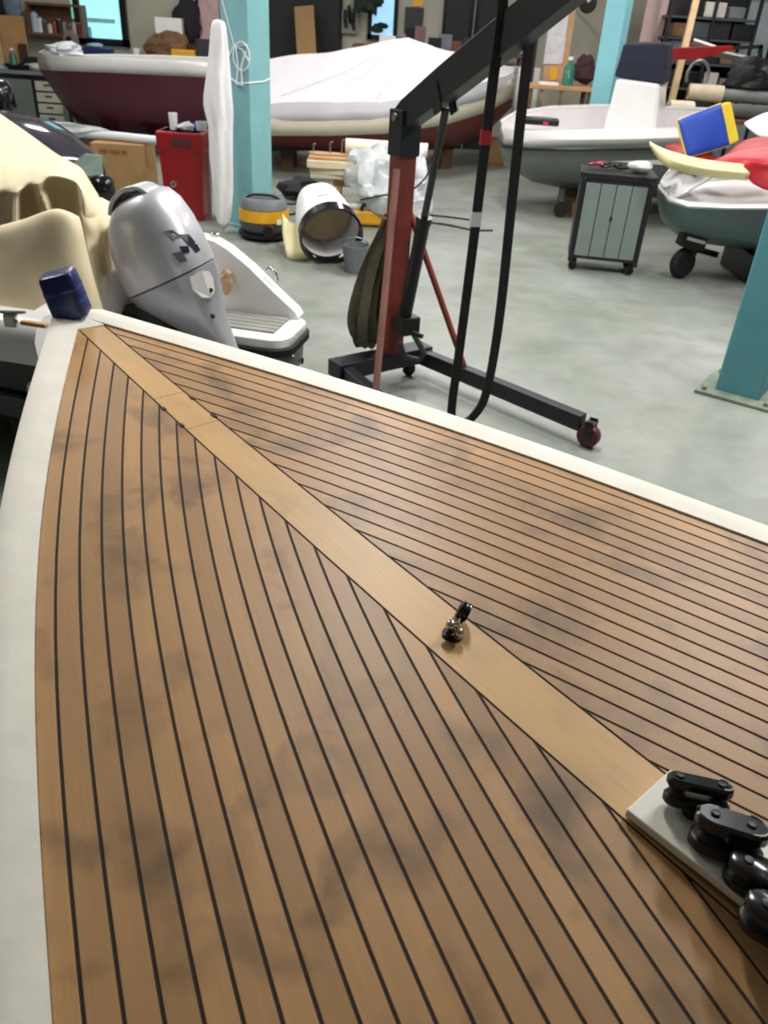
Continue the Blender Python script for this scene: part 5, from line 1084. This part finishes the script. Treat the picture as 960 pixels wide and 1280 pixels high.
onC(484, 16.8, .3, .22, .16, 'paper_stack', WGEL, 'white paper stack below the blue window', 'paper'); onC(500, 16.8, .24, .2, .15, 'purple_box', M('purple', (90, 60, 140), .6), 'small purple box beside the white paper stack', 'box')
cup('dark_mug', (on(512, 16.85), 16.85, zC + .001), .08, .3, DCLOTH, 'dark container under the black notice board', 'container', 1.0); onC(524, 16.9, .2, .2, .34, 'pink_brown_box', M('dusky', (120, 86, 90), .7), 'dusky brown box under the black notice board', 'box')
for k, (x, s) in enumerate(((543, .22), (556, .3), (570, .18), (585, .26), (600, .2), (615, .3), (632, .24))):
    o = onC(x, 16.85 + .06 * (k % 3), .24, .2, s * .8, 'parts_box', (DCLOTH, GREYP, WOODD, BLK, BROWN, GREYD, DCLOTH)[k], ('dark parts box right of the dusky box', 'grey parts box before the left black door', 'brown parts box before the left black door', 'black parts box between the two black doors', 'tan brown parts box behind the hoist boom', 'slate parts box left of the sling', 'dark parts box at the right end of the cluttered bench')[k], 'box')
for k, (x0, x1) in enumerate(((545, 562), (566, 580), (598, 618))):
    pass
nb1 = panel('notice_board', 505, 528, 9, 42, 17.56, .04, M('black_board', (34, 38, 44), .5), None, 'black notice board on the cream back wall', 'notice board')
panel('yellow_sign', 516, 528, -8, 8, 17.57, .03, YEL, None, 'yellow notice above the black notice board', 'notice')
tag(MB().blob((wx(462, 4).x, 17.2, wx(462, 3).z), (.22, .12, .18), amp=1.0, seed=41, n=16, m=12).build('hanging_plant', M('dark_leaf', (30, 44, 34), .8), None), 'dark leafy clump hanging at the left of the blue window', 'plant')
for k, (x, y) in enumerate(((470, 37), (477, 32))):
    c = at(x, y, Y=17.3); tag(MB().blob((c.x, 17.4, c.z), (.12, .07, .05), amp=.7, seed=50 + k).build('window_plant', M('dark_leaf', (30, 44, 34)), None), ('lower', 'upper')[k] + ' dark leaf cluster against the blue window', 'plant')
# board stand with poster, bench with bottle
ps = thing('board_stand', 'tall tan board with red and white poster near the right steel column', 'board', (on(700, 15.6), 15.6, 0))
a_ = at(684, 60, Y=15.6).x; b_ = at(716, 60, Y=15.6).x
def slat(nm, x0, x1, y0, y1, Y_, th, mat, par=None, lab=None):
    p = [at(x0[0], y0, Y=Y_), at(x0[1], y0, Y=Y_), at(x1[1], y1, Y=Y_), at(x1[0], y1, Y=Y_)]
    return MB().loft([p, [q + V((0, th, 0)) for q in p]]).build(nm, mat, par, label=lab)
pbt = [at(694, -15, Y=15.6), at(724, -15, Y=15.6), at(705, 112, Y=15.6), at(676, 112, Y=15.6)]
zf = pbt[2].z
MB().loft([pbt, [q + V((0, .05, 0)) for q in pbt]]).build('board_panel', M('tan_board', (190, 150, 112), .75), ps)
for q in (0, 1): 
    tp0, bt0 = (pbt[3], pbt[0]) if q == 0 else (pbt[2], pbt[1]); MB().bar(V((tp0.x + (.03 if q == 0 else -.03), 15.66, 0.003)), V((tp0.x + (.03 if q == 0 else -.03), 15.66, tp0.z + .3)), .05, .05).build('leg', WOODP, ps)
slat('poster_sheet', (688, 711), (679, 703), 16, 80, 15.585, .012, M('poster_white', (206, 202, 206), .7, var=.14, scale=9), ps, 'white poster sheet')
slat('poster_header', (691, 713), (688, 711), -14, 17, 15.585, .012, M('poster_red', (120, 26, 36), .7), ps, 'dark red poster heading')
slat('yellow_label', (688, 697), (687, 696), 84, 100, 15.585, .012, YEL, ps)
gr = at(735, 4, Y=15.9); gw = thing('round_mirror', 'round dark metal disc hanging at the top left of the light column', 'disc', tuple(gr))
MB().lathe([(.001, -.02), (.13, -.02), (.15, 0), (.13, .02), (.001, .02)], 22, gr, (PI / 2, 0, 0)).build('disc', M('dark_bronze', (60, 54, 46), .3, metal=.5), gw, smooth=True); MB().blob(gr + V((0, -.04, .03)), (.05, .03, .05)).build('hub', CHROME, gw, smooth=True)
MB().tube([gr + V((0, .02, 0)), V((gr.x, YB - .005, gr.z))], .02, 8).build('arm', BLKS, gw)
wg = at(680, 40, Y=15.9); o = MB().bar(at(675, 12, Y=15.55), V((at(660, 130, Y=15.55).x, 15.55, .005)), .08, .06).build('dark_post', BLKS, None); tag(o, 'narrow dark post left of the red and white poster', 'post')
bD, dx0_, dx1_, zD = bench('side_table', 660, 745, 14.7, 15.4, 108, 'tan topped table under the poster, left of the light column', PLY, WOODD)
bottle('green_bottle', (on(716, 14.95), 14.95, zD + .001), .09, .42, GREEN, 'green and white bottle on the tan table', capm=WGEL)
carton('white_pad', (on(692, 14.85), 14.85, zD + .001), (.3, .2, .04), WFAB, 'flat white pad on the tan table', 'pad', .1)
MB().box(((dx0_ + dx1_) / 2 - .1, 15.1, zD * .42), (.5, .4, .3)).build('under_shelf', WOODD, bD)
tag(MB().blob((on(735, 15.25), 15.25, zD + .22), (.2, .14, .22), amp=.6, flat=zD + .001, seed=61).build('dark_heap', M('dark_maroon_cloth', (60, 34, 36), .9, var=.3), None), 'dark maroon cloth heap on the tan table by the column', 'cloth')
c = at(657, 112, Y=16.1); wbx = thing('white_chest', 'white boxy chest between the covered boat bow and the tan table', 'chest', (c.x, 16.3, 0)); zt = at(657, 84, Y=16.1).z
MB().box((c.x, 16.3, zt / 2), (.4, .5, zt), (0, 0, .1)).build('chest_body', WGEL, wbx, bevel=.02); MB().box((c.x - .02, 16.04, zt * .8), (.16, .02, zt * .22), (0, 0, .1)).build('chest_vent', GREYP, wbx)
tag(MB().blob((c.x, 16.3, zt + .05), (.14, .14, .05), amp=.4, flat=zt + .001).build('brown_cloth', M('red_brown_cloth', (130, 80, 60), .9), None), 'reddish brown cloth on the white chest', 'cloth')
c = at(655, 122, Y=14.2)

# ------------------------------------------------------------------ cluttered racks at the right
Yr = 15.4
lean('pinkish_board', 786, 812, -30, 120, 15.9, PINKW, 'tall pinkish board standing right of the light column', zb=0.003, th=.06)
rk = thing('storage_rack', 'dark storage rack of shelves at the back right', 'rack', (on(880, Yr + .3), Yr + .3, 0))
rx0 = at(829, 60, Y=Yr).x; rx1 = at(938, 60, Y=Yr).x; RD = .6
for x_ in (rx0, (rx0 + rx1) / 2, rx1):
    for y_ in (Yr, Yr + RD): MB().box((x_, y_, 1.6), (.05, .05, 3.194)).build('upright', BLKS, rk)
MB().box(((rx0 + rx1) / 2, Yr + RD + .03, 1.6), (rx1 - rx0, .02, 3.19)).build('back_sheet', M('rack_back', (30, 28, 30), .9), rk)
szs = []
for y in (112, 80, 49, 22):
    z = at(870, y, Y=Yr).z; szs.append(z); MB().box(((rx0 + rx1) / 2, Yr + RD / 2, z), (rx1 - rx0, RD, .035)).build('rack_shelf', GREYD, rk)
RC = [DCLOTH, GREYP, BROWN, BLK, WOODD, GREYD, M('dusty_white', (196, 190, 180), .8), BLKS]
rowsn = ('lowest', 'second lowest', 'second highest', 'top')
random.seed(11)
for si, z in enumerate(szs):
    x_ = rx0 + .12; k = 0
    while x_ < rx1 - .25 and k < 7:
        wd = random.uniform(.2, .4); hh = random.uniform(.15, .34); mt = RC[(k * 3 + si) % 8]
        nmz = ('dark cloth', 'grey', 'brown', 'black', 'dark wooden', 'slate grey', 'dusty white', 'blue black')[(k * 3 + si) % 8]
        pos = ('first', 'second', 'third', 'fourth', 'fifth', 'sixth', 'seventh')[k]
        if not (si == 3 and k == 6): carton('storage_box', (x_ + wd / 2, Yr + .25, z + .019), (wd, .4, hh), mt, '%s storage box, %s from left on the %s rack shelf' % (nmz, pos, rowsn[si]), 'box', random.uniform(-.08, .08), .015, 'boxes on the storage rack')
        x_ += wd + .05; k += 1
lr = MB().bar(at(838, 132, Y=14.3), at(872, -8, Y=14.9), .1, .06, up=(0, 1, 0)); o = lr.build('wooden_pole', WOODP, None); tag(o, 'long grey wooden pole leaning against the storage rack', 'pole')
# red tapered lifting arm of another hoist
ra_ = thing('red_lifting_arm', 'red tapered arm with black end bar above the cream rolls', 'hoist arm', tuple(at(880, 66, Y=14.0)))
pr4 = [at(840, 60, Y=14.0), at(917, 57, Y=14.0), at(917, 62, Y=14.0), at(875, 74, Y=14.0), at(840, 75, Y=14.0)]
MB().loft([pr4, [q + V((0, .13, 0)) for q in pr4]]).build('arm_beam', RED, ra_, bevel=.008)
MB().bar(at(914, 60, Y=14.04), at(953, 58, Y=14.04), .05, .05).build('end_bar', BLKS, ra_); MB().bar(at(951, 57, Y=14.04), at(949, 80, Y=14.04), .05, .06).build('end_hook', BLKS, ra_)
pt = at(842, 70, Y=14.0); MB().bar((pt.x, 14.17, .003), (pt.x, 14.17, pt.z), .08, .08, up=(0, 1, 0)).build('arm_post', WOODP, ra_)
o = MB().bar(at(866, 53, Y=14.6), at(893, 62, Y=14.5), .3, .03, up=(0, .3, 1)).build('white_board', WGEL, None); tag(o, 'white board lying slanted behind the red lifting arm', 'board')
o = MB().bar(at(893, 66, Y=14.45), at(940, 76, Y=14.3), .26, .03, up=(0, .3, 1)).build('pale_board', WGREY, None); tag(o, 'pale grey slanted board below the black end bar', 'board')
# low table with rolls, behind the tender
bE, ex0, ex1, zE = bench('side_table', 838, 990, 13.3, 14.1, 150, 'low dark table of rolls behind the blue cushion', WOODD, WOODD)
def roll(nm, x0, x1, Y_, z, r, mat, lab, yaw=0.0):
    a_ = at(x0, 110, Y=Y_).x; b_ = at(x1, 110, Y=Y_).x; t = thing(nm, lab, 'roll', ((a_ + b_) / 2, Y_, z - r)); L_ = b_ - a_
    R_ = Matrix.Rotation(yaw, 3, 'Z') @ Matrix.Rotation(PI / 2, 3, 'Y'); c = ((a_ + b_) / 2, Y_, z)
    MB().lathe([(r * .4, -L_ / 2), (r, -L_ / 2), (r * 1.02, 0), (r, L_ / 2), (r * .4, L_ / 2)], 18, c, R_).build('roll_body', mat, t, smooth=True); MB().lathe([(r * .3, -L_ / 2 - .01), (r * .42, -L_ / 2 - .01), (r * .42, L_ / 2 + .01), (r * .3, L_ / 2 + .01)], 14, c, R_).build('roll_core', CARD, t)
roll('fabric_roll', 840, 872, 13.5, zE + .101, .1, M('cream_cloth', (226, 210, 184), .85), 'cream cloth roll beside the white console', .15)
roll('fabric_roll', 862, 904, 13.85, zE + .3, .12, M('cream_cloth_dark', (206, 190, 164), .85), 'thick tan cloth roll, topmost behind the blue cushion', -.15)
carton('roll_support', (on(884, 13.85), 13.88, zE + .001), (.5, .28, .175), DCLOTH, 'dark block under the thick tan cloth roll', 'box', 0)
roll('mat_roll', 912, 975, 13.6, zE + .101, .1, M('grey_mat', (96, 98, 94), .9), 'lower grey mat roll at the right edge', .1); roll('mat_roll', 903, 985, 13.8, zE + .29, .09, M('grey_mat_light', (120, 122, 118), .9), 'upper grey mat roll at the right edge', -.1)
tag(MB().blob((on(858, 13.4), 13.4, zE + .055), (.2, .09, .05), amp=.5, flat=zE + .001).build('blue_cloth', M('violet_blue_cloth', (60, 50, 130), .8), None), 'violet blue cloth in front of the cream roll', 'cloth')
tag(MB().blob((on(950, 13.95), 13.95, zE + .5), (.45, .2, .28), amp=.5, seed=71, n=18, m=12, flat=zE + .365).build('black_tarp_heap', M('black_sheet', (24, 24, 28), .5, var=.3), None), 'black plastic heap above the grey mat rolls', 'sheet')
c = at(862, 100, Y=14.2); o = MB().tube([(c.x + .16 * math.cos(q), 13.86, zE + .53 + .2 * math.sin(q)) for q in [-.5 + (PI + 1) * k / 14 for k in range(15)]], .025, 8).build('chrome_hoop', STEEL, None, smooth=True); tag(o, 'bent grey metal hoop above the tan cloth roll', 'hoop')

# black outboard on a stand, far left
c = at(4, 118, Y=10.2); bo = thing('black_outboard', 'black outboard motor on a stand at the left edge', 'outboard motor', (c.x - .15, 10.2, 0))
cz = at(4, 97, Y=10.2).z; cX = c.x - .17
MB().loft([superring((cX, 10.2, cz - d), a_, b_, (1, 0, 0), (0, 1, 0), 20, 2.8) for d, a_, b_ in ((0, .12, .08), (.03, .22, .14), (.1, .27, .17), (.3, .28, .18), (.42, .24, .15), (.46, .2, .12))]).build('cowl', BLKG, bo, smooth=True)
MB().loft([superring((cX - .02, 10.2, cz - d), a_, b_, (1, 0, 0), (0, 1, 0), 16, 2.5) for d, a_, b_ in ((.46, .14, .1), (.7, .1, .08), (1.0, .07, .05), (1.15, .07, .04))]).build('leg_casing', GREYD, bo, smooth=True)
MB().bar((cX - .2, 10.2, .003), (cX - .2, 10.2, cz - .4), .08, .08, up=(0, 1, 0)).build('stand_post', BLKS, bo); MB().box((cX - .1, 10.2, .03), (.7, .5, .05)).build('stand_base', BLKS, bo)
tag(MB().blob((at(72, 146, z=.1).x, 13.0, .16), (.22, .16, .16), amp=.2, flat=.003).build('red_can', RED, None, smooth=True), 'red fuel can under the maroon bow', 'can')
